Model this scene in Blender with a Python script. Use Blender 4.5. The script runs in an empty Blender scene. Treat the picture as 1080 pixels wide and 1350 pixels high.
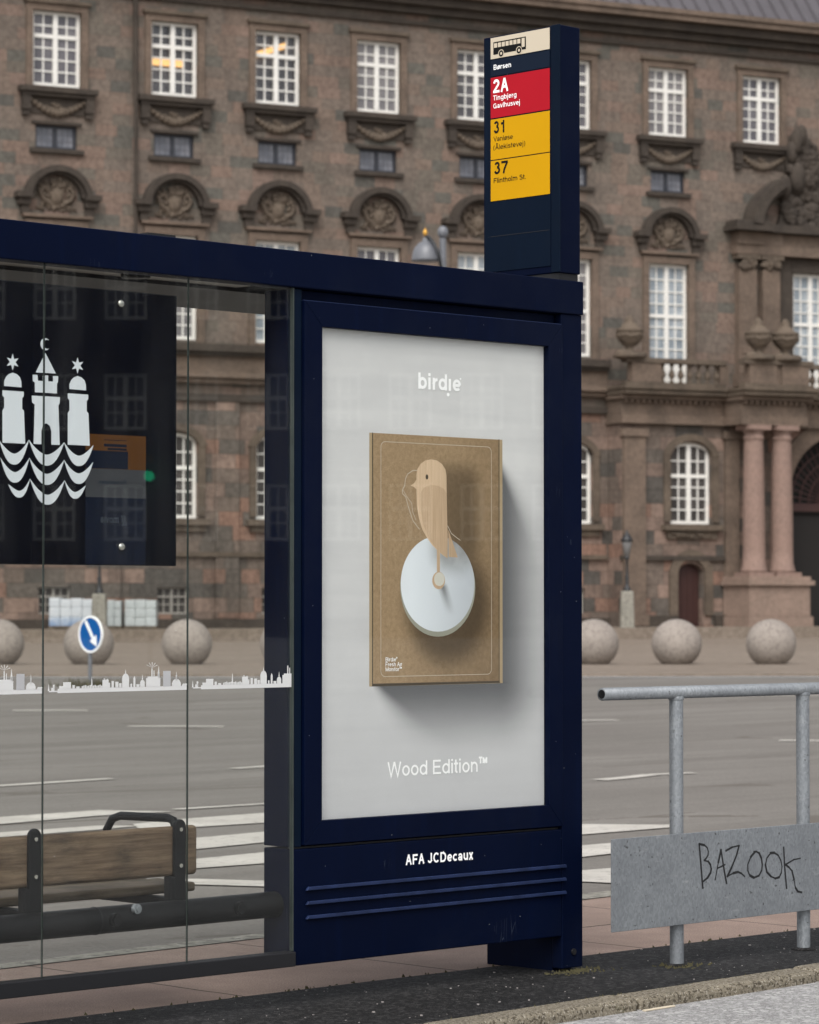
import bpy, math, random
from mathutils import Vector, Matrix
R = math.radians
random.seed(7)
SC = bpy.context.scene
COL = SC.collection

# ------------------------------------------------------------------ camera, sky, sun, exposure
cam = bpy.data.cameras.new('camera')
cam.sensor_fit = 'HORIZONTAL'; cam.sensor_width = 24.0; cam.lens = 4000 / 1080 * 24
cam.clip_start = 0.1; cam.clip_end = 3000
cam.dof.use_dof = True; cam.dof.focus_distance = 11.2; cam.dof.aperture_fstop = 6.0
CAM = bpy.data.objects.new('camera', cam); COL.objects.link(CAM)
CAM.location = (0, 0, 1.375)
CAM.rotation_euler = (R(90) + math.atan(120 / 4000), 0, 0)
SC.camera = CAM

SUN_AZ, SUN_EL = R(190), R(50)          # clockwise from +Y: from the left, behind the camera
world = bpy.data.worlds.new('World'); SC.world = world; world.use_nodes = True
wn = world.node_tree; wn.nodes.clear()
sky = wn.nodes.new('ShaderNodeTexSky'); sky.sky_type = 'NISHITA'; sky.sun_disc = False
sky.sun_elevation = SUN_EL; sky.sun_rotation = SUN_AZ
sky.air_density = 1.0; sky.dust_density = 3.0; sky.ozone_density = 1.0
hs = wn.nodes.new('ShaderNodeHueSaturation'); hs.inputs['Saturation'].default_value = 0.22
bg = wn.nodes.new('ShaderNodeBackground'); bg.inputs[1].default_value = 0.11
wo = wn.nodes.new('ShaderNodeOutputWorld')
wn.links.new(sky.outputs[0], hs.inputs['Color']); wn.links.new(hs.outputs[0], bg.inputs[0]); wn.links.new(bg.outputs[0], wo.inputs[0])
sl = bpy.data.lights.new('sun', 'SUN'); sl.energy = 0.9; sl.angle = R(40); sl.color = (1.0, 0.965, 0.92)
SUN = bpy.data.objects.new('sun', sl); COL.objects.link(SUN)
sd = Vector((math.sin(SUN_AZ) * math.cos(SUN_EL), math.cos(SUN_AZ) * math.cos(SUN_EL), math.sin(SUN_EL)))
SUN.rotation_euler = sd.to_track_quat('Z', 'Y').to_euler(); SUN.location = sd * 60
SC.view_settings.view_transform = 'Standard'; SC.view_settings.look = 'None'
SC.view_settings.gamma = 1.0; SC.view_settings.exposure = 1.0

# ------------------------------------------------------------------ materials
def newmat(name):
    m = bpy.data.materials.new(name); m.use_nodes = True
    n = m.node_tree.nodes; n.clear()
    out = n.new('ShaderNodeOutputMaterial')
    return m, m.node_tree, out
class NT:
    """tiny helper to write node maths as python"""
    def __init__(s, nt): s.nt = nt
    def node(s, t, **kw):
        n = s.nt.nodes.new(t)
        for k, v in kw.items(): setattr(n, k, v)
        return n
    def put(s, sock, v):
        if isinstance(v, bpy.types.NodeSocket): s.nt.links.new(v, sock)
        elif v is not None: sock.default_value = v
    def m(s, op, a, b=None, c=None, clamp=False):
        n = s.node('ShaderNodeMath', operation=op); n.use_clamp = clamp
        s.put(n.inputs[0], a)
        if b is not None: s.put(n.inputs[1], b)
        if c is not None: s.put(n.inputs[2], c)
        return n.outputs[0]
    def coord(s, kind='Object'): return s.node('ShaderNodeTexCoord').outputs[kind]
    def xyz(s, v):
        n = s.node('ShaderNodeSeparateXYZ'); s.put(n.inputs[0], v); return n.outputs
    def comb(s, x=0., y=0., z=0.):
        n = s.node('ShaderNodeCombineXYZ')
        for i, v in enumerate((x, y, z)): s.put(n.inputs[i], v)
        return n.outputs[0]
    def scale(s, v, sc):
        n = s.node('ShaderNodeVectorMath', operation='MULTIPLY'); s.put(n.inputs[0], v); n.inputs[1].default_value = sc; return n.outputs[0]
    def noise(s, v, scale, detail=4., rough=.55):
        n = s.node('ShaderNodeTexNoise'); s.put(n.inputs['Vector'], v); n.inputs['Scale'].default_value = scale
        n.inputs['Detail'].default_value = detail; n.inputs['Roughness'].default_value = rough; return n.outputs['Fac']
    def voro(s, v, scale, out='Distance', feature='F1'):
        n = s.node('ShaderNodeTexVoronoi', feature=feature); s.put(n.inputs['Vector'], v); n.inputs['Scale'].default_value = scale; return n.outputs[out]
    def ramp(s, f, stops, interp='LINEAR'):
        n = s.node('ShaderNodeValToRGB'); n.color_ramp.interpolation = interp
        e = n.color_ramp.elements
        while len(e) < len(stops): e.new(0.5)
        for el, (p, c) in zip(e, stops):
            el.position = p; el.color = (c if isinstance(c, tuple) else (c, c, c)) + (1,)
        s.put(n.inputs[0], f); return n.outputs[0]
    def mix(s, f, a, b, mode='MIX'):
        n = s.node('ShaderNodeMix', data_type='RGBA', blend_type=mode); n.clamp_factor = True
        s.put(n.inputs[0], f)
        for i, v in ((6, a), (7, b)): s.put(n.inputs[i], (v + (1,)) if isinstance(v, tuple) else v)
        return n.outputs[2]
    def bump(s, h, strength=.3, dist=.01):
        n = s.node('ShaderNodeBump'); s.put(n.inputs['Height'], h); n.inputs['Strength'].default_value = strength; n.inputs['Distance'].default_value = dist; return n.outputs[0]
    def bsdf(s, out, color, rough=.6, metal=0., normal=None, spec=.5, coat=0.):
        b = s.node('ShaderNodeBsdfPrincipled')
        s.put(b.inputs['Base Color'], (color + (1,)) if isinstance(color, tuple) else color)
        s.put(b.inputs['Roughness'], rough); s.put(b.inputs['Metallic'], metal)
        b.inputs['Specular IOR Level'].default_value = spec; b.inputs['Coat Weight'].default_value = coat
        if normal is not None: s.nt.links.new(normal, b.inputs['Normal'])
        s.nt.links.new(b.outputs[0], out.inputs[0]); return b
def mul(c, k): return tuple(min(1., v * k) for v in c)
def plain(name, col, rough=.6, metal=0., var=.12, scale=8., bump=.0, spec=.5, fine=None):
    m, nt, out = newmat(name); N = NT(nt); v = N.coord()
    f = N.noise(v, scale)
    c = N.mix(f, mul(col, 1 - var), mul(col, 1 + var))
    if fine:
        g = N.noise(v, fine[0], 2.); c = N.mix(N.ramp(g, [(.35, 0.), (.65, 1.)]), N.mix(1., c, (1 - fine[1],) * 3, 'MULTIPLY'), c)
    nr = N.bump(f, bump, .01) if bump else None
    N.bsdf(out, c, rough, metal, nr, spec); return m

def navy_mat(name, col=(.0007, .0030, .0150)):
    m, nt, out = newmat(name); N = NT(nt); v = N.coord()
    f = N.noise(v, 3., 5.); c = N.mix(f, mul(col, .75), mul(col, 1.3))
    streak = N.noise(N.scale(v, (9., 9., .8)), 2., 3.)
    c = N.mix(N.ramp(streak, [(.58, 0.), (.8, .35)]), c, mul(col, 2.2))
    dust = N.noise(v, 1.1, 6., .7); c = N.mix(N.ramp(dust, [(.5, 0.), (.78, .30)]), c, (.014, .017, .027))
    scr = N.voro(N.scale(v, (26., 26., 2.2)), 1.6, 'Distance', 'DISTANCE_TO_EDGE'); ss = N.noise(v, 4., 2.)
    c = N.mix(N.m('MULTIPLY', N.m('MULTIPLY', N.m('LESS_THAN', scr, .010), N.m('GREATER_THAN', ss, .68)), .3), c, (.07, .085, .12))
    sp = N.voro(v, 20.); sel = N.noise(v, 30., 1.)
    chip = N.m('MULTIPLY', N.m('LESS_THAN', sp, .028), N.m('GREATER_THAN', sel, .52))
    c = N.mix(chip, c, (.25, .27, .30))
    N.bsdf(out, c, N.ramp(N.noise(v, 6., 4.), [(.3, .45), (.7, .60)]), spec=.06); return m
M = {}
M['navy'] = navy_mat('navy_paint')
M['navy_light'] = navy_mat('navy_sky_sheen', (.0026, .0072, .0175))  # same navy, colour lightened for sky light on the side face
M['navy_edge'] = plain('worn_navy_edge', (.014, .024, .068), .45, var=.7, scale=14, spec=.2)
M['black_rubber'] = plain('black_gasket', (.006, .006, .008), .6)
M['dark_metal'] = plain('dark_grey_metal', (.0095, .0098, .0108), .5, .0, var=.5, scale=12, bump=.15, spec=.16)
M['steel'] = plain('bolt_steel', (.6, .58, .53), .25, .9)
M['white_print'] = plain('white_print', (.97, .97, .96), .5, var=.005, spec=.2)
M['emblem_white'] = plain('emblem_white', (.72, .75, .79), .5, var=.02)
M['black_print'] = plain('black_print', (.006, .006, .006), .5, spec=.12)
M['cream_print'] = plain('cream_print', (.60, .52, .40), .5, var=.03, spec=.12)
M['red_print'] = plain('red_print', (.42, .0085, .019), .5, var=.05, spec=.10)
M['yellow_print'] = plain('yellow_print', (.60, .31, .002), .5, var=.05, spec=.10)
M['name_print'] = plain('navy_print', (.006, .012, .026), .5, spec=.1)
M['seam'] = plain('amber_lens', (.10, .05, .004), .6)
M['roof_under'] = plain('roof_underside', (.30, .29, .27), .55, var=.25, scale=4)
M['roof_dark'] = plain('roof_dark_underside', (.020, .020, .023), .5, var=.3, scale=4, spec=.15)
M['sticker_white'] = plain('sticker_white', (.62, .62, .61), .6, var=.04)
M['sticker_grey'] = plain('sticker_grey', (.42, .42, .43), .6)
M['edge_glass'] = plain('glass_edge', (.040, .050, .046), .25, var=.6)

def glass_mat(name, tint, gloss=1.0, rough=0.0, dirt=.0):
    m, nt, out = newmat(name); N = NT(nt)
    tr = N.node('ShaderNodeBsdfTransparent'); tr.inputs[0].default_value = tint + (1,)
    gl = N.node('ShaderNodeBsdfGlossy'); gl.inputs['Roughness'].default_value = rough
    lw = N.node('ShaderNodeLayerWeight'); lw.inputs['Blend'].default_value = .5      # Schlick, the same from both sides of the pane
    fr = N.m('MULTIPLY_ADD', N.m('POWER', lw.outputs['Facing'], 5.), .96, .04)
    mx = N.node('ShaderNodeMixShader'); nt.links.new(N.m('MULTIPLY', fr, gloss), mx.inputs[0])
    nt.links.new(tr.outputs[0], mx.inputs[1]); nt.links.new(gl.outputs[0], mx.inputs[2])
    last = mx.outputs[0]
    if dirt:
        v = N.coord(); d = N.node('ShaderNodeBsdfDiffuse'); d.inputs[0].default_value = (.6, .6, .58, 1)
        f = N.m('MULTIPLY', N.ramp(N.noise(N.scale(v, (3., 3., .6)), 2.5, 6.), [(.4, 0.), (.8, 1.)]), dirt)
        spk = N.m('MULTIPLY', N.m('LESS_THAN', N.voro(v, 16.), .03), N.m('GREATER_THAN', N.noise(v, 25., 1.), .60))
        f = N.m('MAXIMUM', f, N.m('MULTIPLY', spk, .6))
        m2 = N.node('ShaderNodeMixShader'); nt.links.new(f, m2.inputs[0]); nt.links.new(last, m2.inputs[1]); nt.links.new(d.outputs[0], m2.inputs[2]); last = m2.outputs[0]
    nt.links.new(last, out.inputs[0]); return m
M['glass'] = glass_mat('shelter_glass', (.955, .965, .955), .55, 0., .010)
M['poster_glass'] = glass_mat('poster_glass', (.985, .99, .985), .62)
M['room_glass'] = glass_mat('window_clear_glass', (.9, .9, .9), .8)

def stone_wall(name, cols, bw, bh, mortar=.75, grime=.5):
    """ashlar: every block draws its own colour from the quarry's range"""
    m, nt, out = newmat(name); N = NT(nt); v = N.coord(); x, y, z = N.xyz(v)
    h = N.m('ADD', x, N.m('MULTIPLY', y, .7))
    zr = N.m('DIVIDE', z, bh); row = N.m('FLOOR', zr)
    wr = N.node('ShaderNodeTexWhiteNoise', noise_dimensions='1D'); N.put(wr.inputs['W'], row)
    wid = N.m('MULTIPLY_ADD', wr.outputs['Value'], bw * .5, bw * .75)
    xr = N.m('ADD', N.m('DIVIDE', h, wid), N.m('MULTIPLY', wr.outputs['Value'], 17.3)); cl = N.m('FLOOR', xr)
    wn2 = N.node('ShaderNodeTexWhiteNoise', noise_dimensions='2D'); N.put(wn2.inputs['Vector'], N.comb(cl, row, 0.))
    base = N.ramp(wn2.outputs['Value'], cols, 'CONSTANT')
    ez = N.m('MINIMUM', N.m('FRACT', zr), N.m('SUBTRACT', 1., N.m('FRACT', zr)))
    ex = N.m('MINIMUM', N.m('FRACT', xr), N.m('SUBTRACT', 1., N.m('FRACT', xr)))
    e = N.m('MINIMUM', N.m('MULTIPLY', ez, bh), N.m('MULTIPLY', ex, bw))
    base = N.mix(N.ramp(e, [(.004, 1.), (.02, 0.)]), base, N.mix(1., base, (mortar,) * 3, 'MULTIPLY'))
    g = N.noise(v, .35, 6., .62); g2 = N.noise(N.scale(v, (1.6, 1.6, .35)), .8, 5., .6)
    base = N.mix(N.ramp(g, [(.42, 0.), (.75, grime)]), base, (.080, .064, .052))
    base = N.mix(N.ramp(g2, [(.5, 0.), (.8, grime * .8)]), base, (.060, .050, .042))
    md = N.noise(v, 1.7, 5., .7); base = N.mix(N.ramp(md, [(.3, .55), (.5, 0.)]), base, N.mix(1., base, (.62,) * 3, 'MULTIPLY')); base = N.mix(N.ramp(md, [(.55, 0.), (.75, .5)]), base, N.mix(1., base, (1.45, 1.4, 1.35), 'MULTIPLY'))
    fine = N.noise(v, 5.5, 5., .7)
    base = N.mix(N.ramp(fine, [(.34, .62), (.62, 0.)]), base, N.mix(1., base, (.42,) * 3, 'MULTIPLY')); base = N.mix(1., base, (1.04, 1.08, 1.13), 'MULTIPLY')
    N.bsdf(out, base, .9, normal=N.bump(fine, .5, .05), spec=.15); return m
BR = [(.0, (.195, .150, .118)), (.22, (.178, .140, .111)), (.42, (.205, .150, .115)), (.60, (.165, .136, .107)), (.74, (.225, .155, .118)), (.85, (.135, .122, .10)), (.93, (.235, .162, .125)), (.975, (.115, .104, .087))]
M['wall'] = stone_wall('sandstone_blocks', BR, .80, .40, .82, .42)
BR2 = [(.0, (.185, .140, .110)), (.22, (.215, .150, .116)), (.42, (.145, .120, .098)), (.58, (.27, .160, .115)), (.74, (.105, .092, .078)), (.86, (.285, .195, .15))]
M['wall_low'] = stone_wall('rusticated_stone', BR2, 1.0, .52, .55, .6)
def trim(name, col, dark, amt):
    m, nt, out = newmat(name); N = NT(nt); v = N.coord()
    g = N.noise(v, 1.1, 6., .65); f = N.noise(v, 7., 4., .7)
    c = N.mix(N.ramp(g, [(.35, 0.), (.7, amt)]), col, dark)
    c = N.mix(N.ramp(f, [(.3, .5), (.65, 0.)]), c, N.mix(1., c, (.5,) * 3, 'MULTIPLY'))
    N.bsdf(out, c, .9, normal=N.bump(f, .6, .06), spec=.15); return m
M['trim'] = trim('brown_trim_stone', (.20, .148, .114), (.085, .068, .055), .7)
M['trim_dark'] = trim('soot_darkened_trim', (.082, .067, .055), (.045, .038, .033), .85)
M['trim_mid'] = trim('carved_stone', (.16, .125, .095), (.07, .056, .045), .8)
M['column'] = trim('pink_granite_column', (.30, .205, .168), (.21, .15, .126), .5)
M['pedestal'] = trim('pale_granite_pedestal', (.31, .225, .18), (.2, .15, .12), .6)
M['slate'] = plain('roof_slate', (.088, .080, .088), .6, var=.3, scale=1.2)
M['win_white'] = plain('white_window_paint', (.76, .74, .69), .5, var=.06)
M['win_dull'] = plain('dull_window_paint', (.30, .28, .25), .6, var=.1)
M['win_dark'] = plain('dark_window_frame', (.022, .024, .032), .5)
M['lead_bar'] = plain('lead_bar', (.10, .10, .115), .6)
def pane(name, a, b, sc=1.1):
    m, nt, out = newmat(name); N = NT(nt); v = N.coord()
    c = N.mix(N.ramp(N.noise(N.scale(v, (1., 1., .6)), sc, 3.), [(.35, 0.), (.65, 1.)]), a, b)
    N.bsdf(out, c, .12, spec=.5); return m
M['pane'] = pane('window_pane', (.075, .07, .080), (.15, .14, .15))
M['pane_blue'] = pane('curtained_pane', (.20, .235, .265), (.40, .43, .45), 1.6)
M['pane_pale'] = pane('pane_with_blind', (.13, .122, .128), (.23, .215, .21), .6)
M['pane_deep'] = pane('deep_pane', (.05, .048, .052), (.12, .11, .115), .8)
M['pane_dark'] = pane('dark_pane', (.045, .042, .04), (.10, .09, .085))
M['pane_lead'] = pane('leaded_pane', (.10, .105, .125), (.19, .19, .21), 2.)
M['door_red'] = plain('dark_red_door', (.040, .014, .011), .55, var=.25)
M['void'] = plain('dark_interior', (.012, .010, .009), .9)
M['room'] = plain('room_wall', (.16, .13, .11), .9)
M['granite_ball'] = None
def speckle(name, base, hi, lo, s1=120., s2=240., rough=.85, big=.25, moss=None, bump=.3, bd=.004, agg=0.):
    m, nt, out = newmat(name); N = NT(nt); v = N.coord()
    a = N.noise(v, s1, 2., .6); b = N.noise(v, s2, 2., .6); g = N.noise(v, 1.3, 6., .62)
    c = N.mix(N.ramp(a, [(.40, 1.), (.5, 0.)]), base, lo)
    c = N.mix(N.ramp(b, [(.58, 0.), (.66, 1.)]), c, hi)
    c = N.mix(N.ramp(g, [(.35, big), (.65, 0.)]), c, N.mix(1., c, (.55,) * 3, 'MULTIPLY'))
    if agg:                                              # coarse aggregate: stones of different tone, pits between them
        vc = N.node('ShaderNodeSeparateColor'); N.put(vc.inputs[0], N.voro(v, agg, 'Color')); ed = N.voro(v, agg, 'Distance', 'DISTANCE_TO_EDGE')
        c = N.mix(N.ramp(vc.outputs[0], [(.45, 0.), (1., .85)]), c, hi); c = N.mix(N.ramp(ed, [(.0, .8), (.12, 0.)]), c, lo)
        pt = N.noise(v, agg * .35, 4., .7); c = N.mix(N.ramp(pt, [(.33, .7), (.47, 0.)]), c, lo)
    if moss:
        mm = N.noise(v, moss[0], 5., .7); c = N.mix(N.ramp(mm, [(moss[1], 0.), (moss[1] + .12, .8)]), c, moss[2])
    N.bsdf(out, c, rough, normal=N.bump(N.m('ADD', a, b), bump, bd), spec=.25); return m
M['granite_ball'] = speckle('ball_granite', (.31, .272, .238), (.39, .345, .31), (.235, .203, .178), 16., 45., .9, .35, (5., .66, (.16, .135, .11)))
M['ped_grey'] = speckle('lamp_pedestal_stone', (.27, .255, .215), (.38, .36, .32), (.17, .16, .135), 14., 30.)
M['strip'] = speckle('black_asphalt', (.0085, .0083, .0086), (.055, .052, .052), (.003, .003, .003), 130., 170., .8, .5, bump=.9, bd=.008, agg=62.)
M['pink'] = None
M['kerb'] = speckle('kerb_granite', (.23, .20, .15), (.44, .40, .33), (.085, .07, .05), 75., 140., .9, .6, (9., .64, (.085, .078, .04)), .8, .006)
M['near_road'] = speckle('pale_worn_asphalt', (.36, .355, .35), (.52, .51, .50), (.18, .175, .17), 70., 130., .85, .3, bump=.8, bd=.006, agg=48.)
def pink_mat():
    m, nt, out = newmat('pink_paving'); N = NT(nt); v = N.coord(); x, y, z = N.xyz(v)
    a = N.noise(v, 170., 2.); b = N.noise(v, 95., 2.); g = N.noise(v, 1.8, 6., .65)
    c = N.mix(N.ramp(a, [(.4, 0.), (.6, 1.)]), (.245, .172, .14), (.38, .285, .235))
    c = N.mix(N.ramp(b, [(.62, 0.), (.7, .8)]), c, (.40, .33, .30))
    c = N.mix(N.ramp(g, [(.38, .55), (.62, 0.)]), c, (.19, .137, .114))
    wob = N.m('MULTIPLY_ADD', N.noise(v, 2.5, 3.), .05, -.025)
    fx = N.m('FRACT', N.m('ADD', N.m('MULTIPLY', N.m('ADD', x, wob), 1 / 1.06), 40.21)); ex = N.m('MINIMUM', fx, N.m('SUBTRACT', 1., fx))
    ey = N.m('ABSOLUTE', N.m('SUBTRACT', N.m('ADD', y, wob), 1.02))
    crack = N.m('MAXIMUM', N.m('LESS_THAN', ex, .006), N.m('MULTIPLY', N.m('LESS_THAN', ey, .010), N.m('GREATER_THAN', x, .2)))
    c = N.mix(N.m('MULTIPLY', crack, .85), c, (.035, .028, .022))
    N.bsdf(out, c, .9, normal=N.bump(N.m('SUBTRACT', N.m('ADD', a, b), N.m('MULTIPLY', crack, 2.)), .5, .004), spec=.2); return m
M['pink'] = pink_mat()
def road_mat():
    m, nt, out = newmat('worn_road_asphalt'); N = NT(nt); v = N.coord()
    lane = N.noise(N.scale(v, (.10, 1., 1.)), 1.1, 5., .6); g = N.noise(v, .5, 6., .65); a = N.noise(v, 45., 3., .7); b = N.noise(v, 9., 4., .6)
    c = N.mix(N.ramp(lane, [(.38, 0.), (.62, 1.)]), (.158, .144, .127), (.222, .205, .183))
    c = N.mix(N.ramp(g, [(.38, .5), (.62, 0.)]), c, (.165, .148, .132))
    c = N.mix(N.ramp(a, [(.35, .45), (.6, 0.)]), c, N.mix(1., c, (.5,) * 3, 'MULTIPLY'))
    c = N.mix(N.ramp(b, [(.3, .3), (.55, 0.)]), c, N.mix(1., c, (.7,) * 3, 'MULTIPLY'))
    cr = N.voro(N.scale(v, (.12, .5, 1.)), 1., 'Distance', 'DISTANCE_TO_EDGE')
    c = N.mix(N.m('MULTIPLY', N.m('LESS_THAN', cr, .012), N.m('GREATER_THAN', g, .5)), c, (.12, .105, .09))
    N.bsdf(out, c, .88, normal=N.bump(a, .4, .006), spec=.25); return m
M['road'] = road_mat()
def paint_mat():
    m, nt, out = newmat('road_paint'); N = NT(nt); v = N.coord()
    w = N.noise(v, 14., 5., .75); g = N.noise(v, 2., 4.)
    c = N.mix(N.ramp(g, [(.3, 0.), (.7, 1.)]), (.40, .375, .335), (.53, .50, .45))
    c = N.mix(N.ramp(w, [(.54, 0.), (.66, .8)]), c, (.21, .19, .172))
    N.bsdf(out, c, .8, spec=.3); return m
M['paint'] = paint_mat()
def plaza_mat():
    m, nt, out = newmat('plaza_setts'); N = NT(nt); v = N.coord()
    cell = N.voro(v, 7.5, 'Color'); d = N.voro(v, 7.5, 'Distance', 'DISTANCE_TO_EDGE')
    k = N.node('ShaderNodeSeparateColor'); N.put(k.inputs[0], cell)
    g = N.noise(v, .25, 6., .6)
    c = N.mix(k.outputs[0], (.18, .146, .116), (.27, .222, .180))
    c = N.mix(N.ramp(d, [(.0, .6), (.06, 0.)]), c, (.12, .095, .075))
    c = N.mix(N.ramp(g, [(.4, .45), (.65, 0.)]), c, (.17, .137, .108))
    N.bsdf(out, c, .9, normal=N.bump(d, .4, .02), spec=.2); return m
M['plaza'] = plaza_mat()
def galv():
    m, nt, out = newmat('galvanised_steel'); N = NT(nt); v = N.coord()
    s1 = N.voro(N.scale(v, (1.5, 1.5, .8)), 110., 'Color'); k = N.node('ShaderNodeSeparateColor'); N.put(k.inputs[0], s1)
    g = N.noise(v, 4., 5., .6); st = N.noise(N.scale(v, (3., 3., 12.)), 5., 4., .7)
    c = N.mix(k.outputs[0], (.20, .215, .23), (.285, .305, .32))
    c = N.mix(N.ramp(g, [(.35, .5), (.65, 0.)]), c, (.155, .165, .18))
    c = N.mix(N.ramp(st, [(.60, 0.), (.75, .4)]), c, (.44, .45, .45))
    sp = N.noise(v, 60., 2.); c = N.mix(N.ramp(sp, [(.68, 0.), (.73, .8)]), c, (.05, .05, .05))
    N.bsdf(out, c, N.m('MULTIPLY_ADD', k.outputs[1], .2, .42), .35, N.bump(s1, .06, .002)); return m
M['galv'] = galv()
M['graffiti'] = plain('black_marker', (.006, .006, .007), .5)
def wood(name, a, b, dirty=.6, sc=1.):
    m, nt, out = newmat(name); N = NT(nt); v = N.coord()
    w = N.noise(N.scale(v, (1.2 * sc, 6. * sc, 22. * sc)), 3., 5., .65)
    c = N.mix(N.ramp(w, [(.3, 0.), (.7, 1.)]), a, b)
    g = N.noise(N.scale(v, (2., 2., 5.)), 2.2, 6., .7); c = N.mix(N.ramp(g, [(.45, 0.), (.75, dirty)]), c, mul(a, .28))
    N.bsdf(out, c, .75, normal=N.bump(w, .3, .003), spec=.3); return m
M['plank'] = wood('weathered_bench_wood', (.060, .036, .022), (.205, .145, .095), .95)
M['plank_pale'] = wood('pale_seat_wood', (.10, .075, .052), (.19, .15, .11), .7)
M['lamp_grey'] = plain('lamp_grey_paint', (.14, .145, .16), .4)
M['gold'] = plain('gold_finial', (.62, .33, .06), .35, .6)
M['lamp_dark'] = plain('dark_iron', (.02, .021, .023), .5)
M['lamp_glass'] = plain('lantern_glass', (.20, .20, .20), .2)
M['sign_blue'] = plain('sign_blue', (.003, .095, .33), .5, var=.04, spec=.12)
M['wrap'] = None
def wrap_mat():
    m, nt, out = newmat('plastic_wrap'); N = NT(nt); x, y, z = N.xyz(N.coord())
    c = N.ramp(N.m('ADD', z, N.m('MULTIPLY', N.noise(N.coord(), 2.), .25)), [(.15, (.36, .40, .46)), (.22, (.17, .25, .40)), (.5, (.28, .35, .45)), (.6, (.48, .51, .54))])
    c = N.mix(N.ramp(N.noise(N.coord(), 6., 4.), [(.4, 0.), (.7, .5)]), c, (.55, .56, .57))
    N.bsdf(out, c, .35); return m
M['wrap'] = wrap_mat()
M['wrap_pale'] = plain('pale_wrap', (.40, .43, .43), .35, var=.25, scale=3)
M['moss'] = plain('moss', (.070, .062, .028), .95, var=.5, scale=30)
M['chip'] = plain('stone_chip', (.27, .25, .24), .8, var=.3, scale=60)
M['brick'] = stone_wall('dark_brick', [(.0, (.075, .055, .047)), (.4, (.06, .05, .045)), (.7, (.09, .06, .05))], .3, .1)
def emit(name, col, st):
    m, nt, out = newmat(name); N = NT(nt); e = N.node('ShaderNodeEmission'); e.inputs[0].default_value = col + (1,); e.inputs[1].default_value = st
    nt.links.new(e.outputs[0], out.inputs[0]); return m
M['lit_warm'] = emit('lit_warm_lamp', (1., .56, .20), .85)
M['lit_green'] = emit('lit_green_lens', (.02, 1., .45), 1.9)

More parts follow.
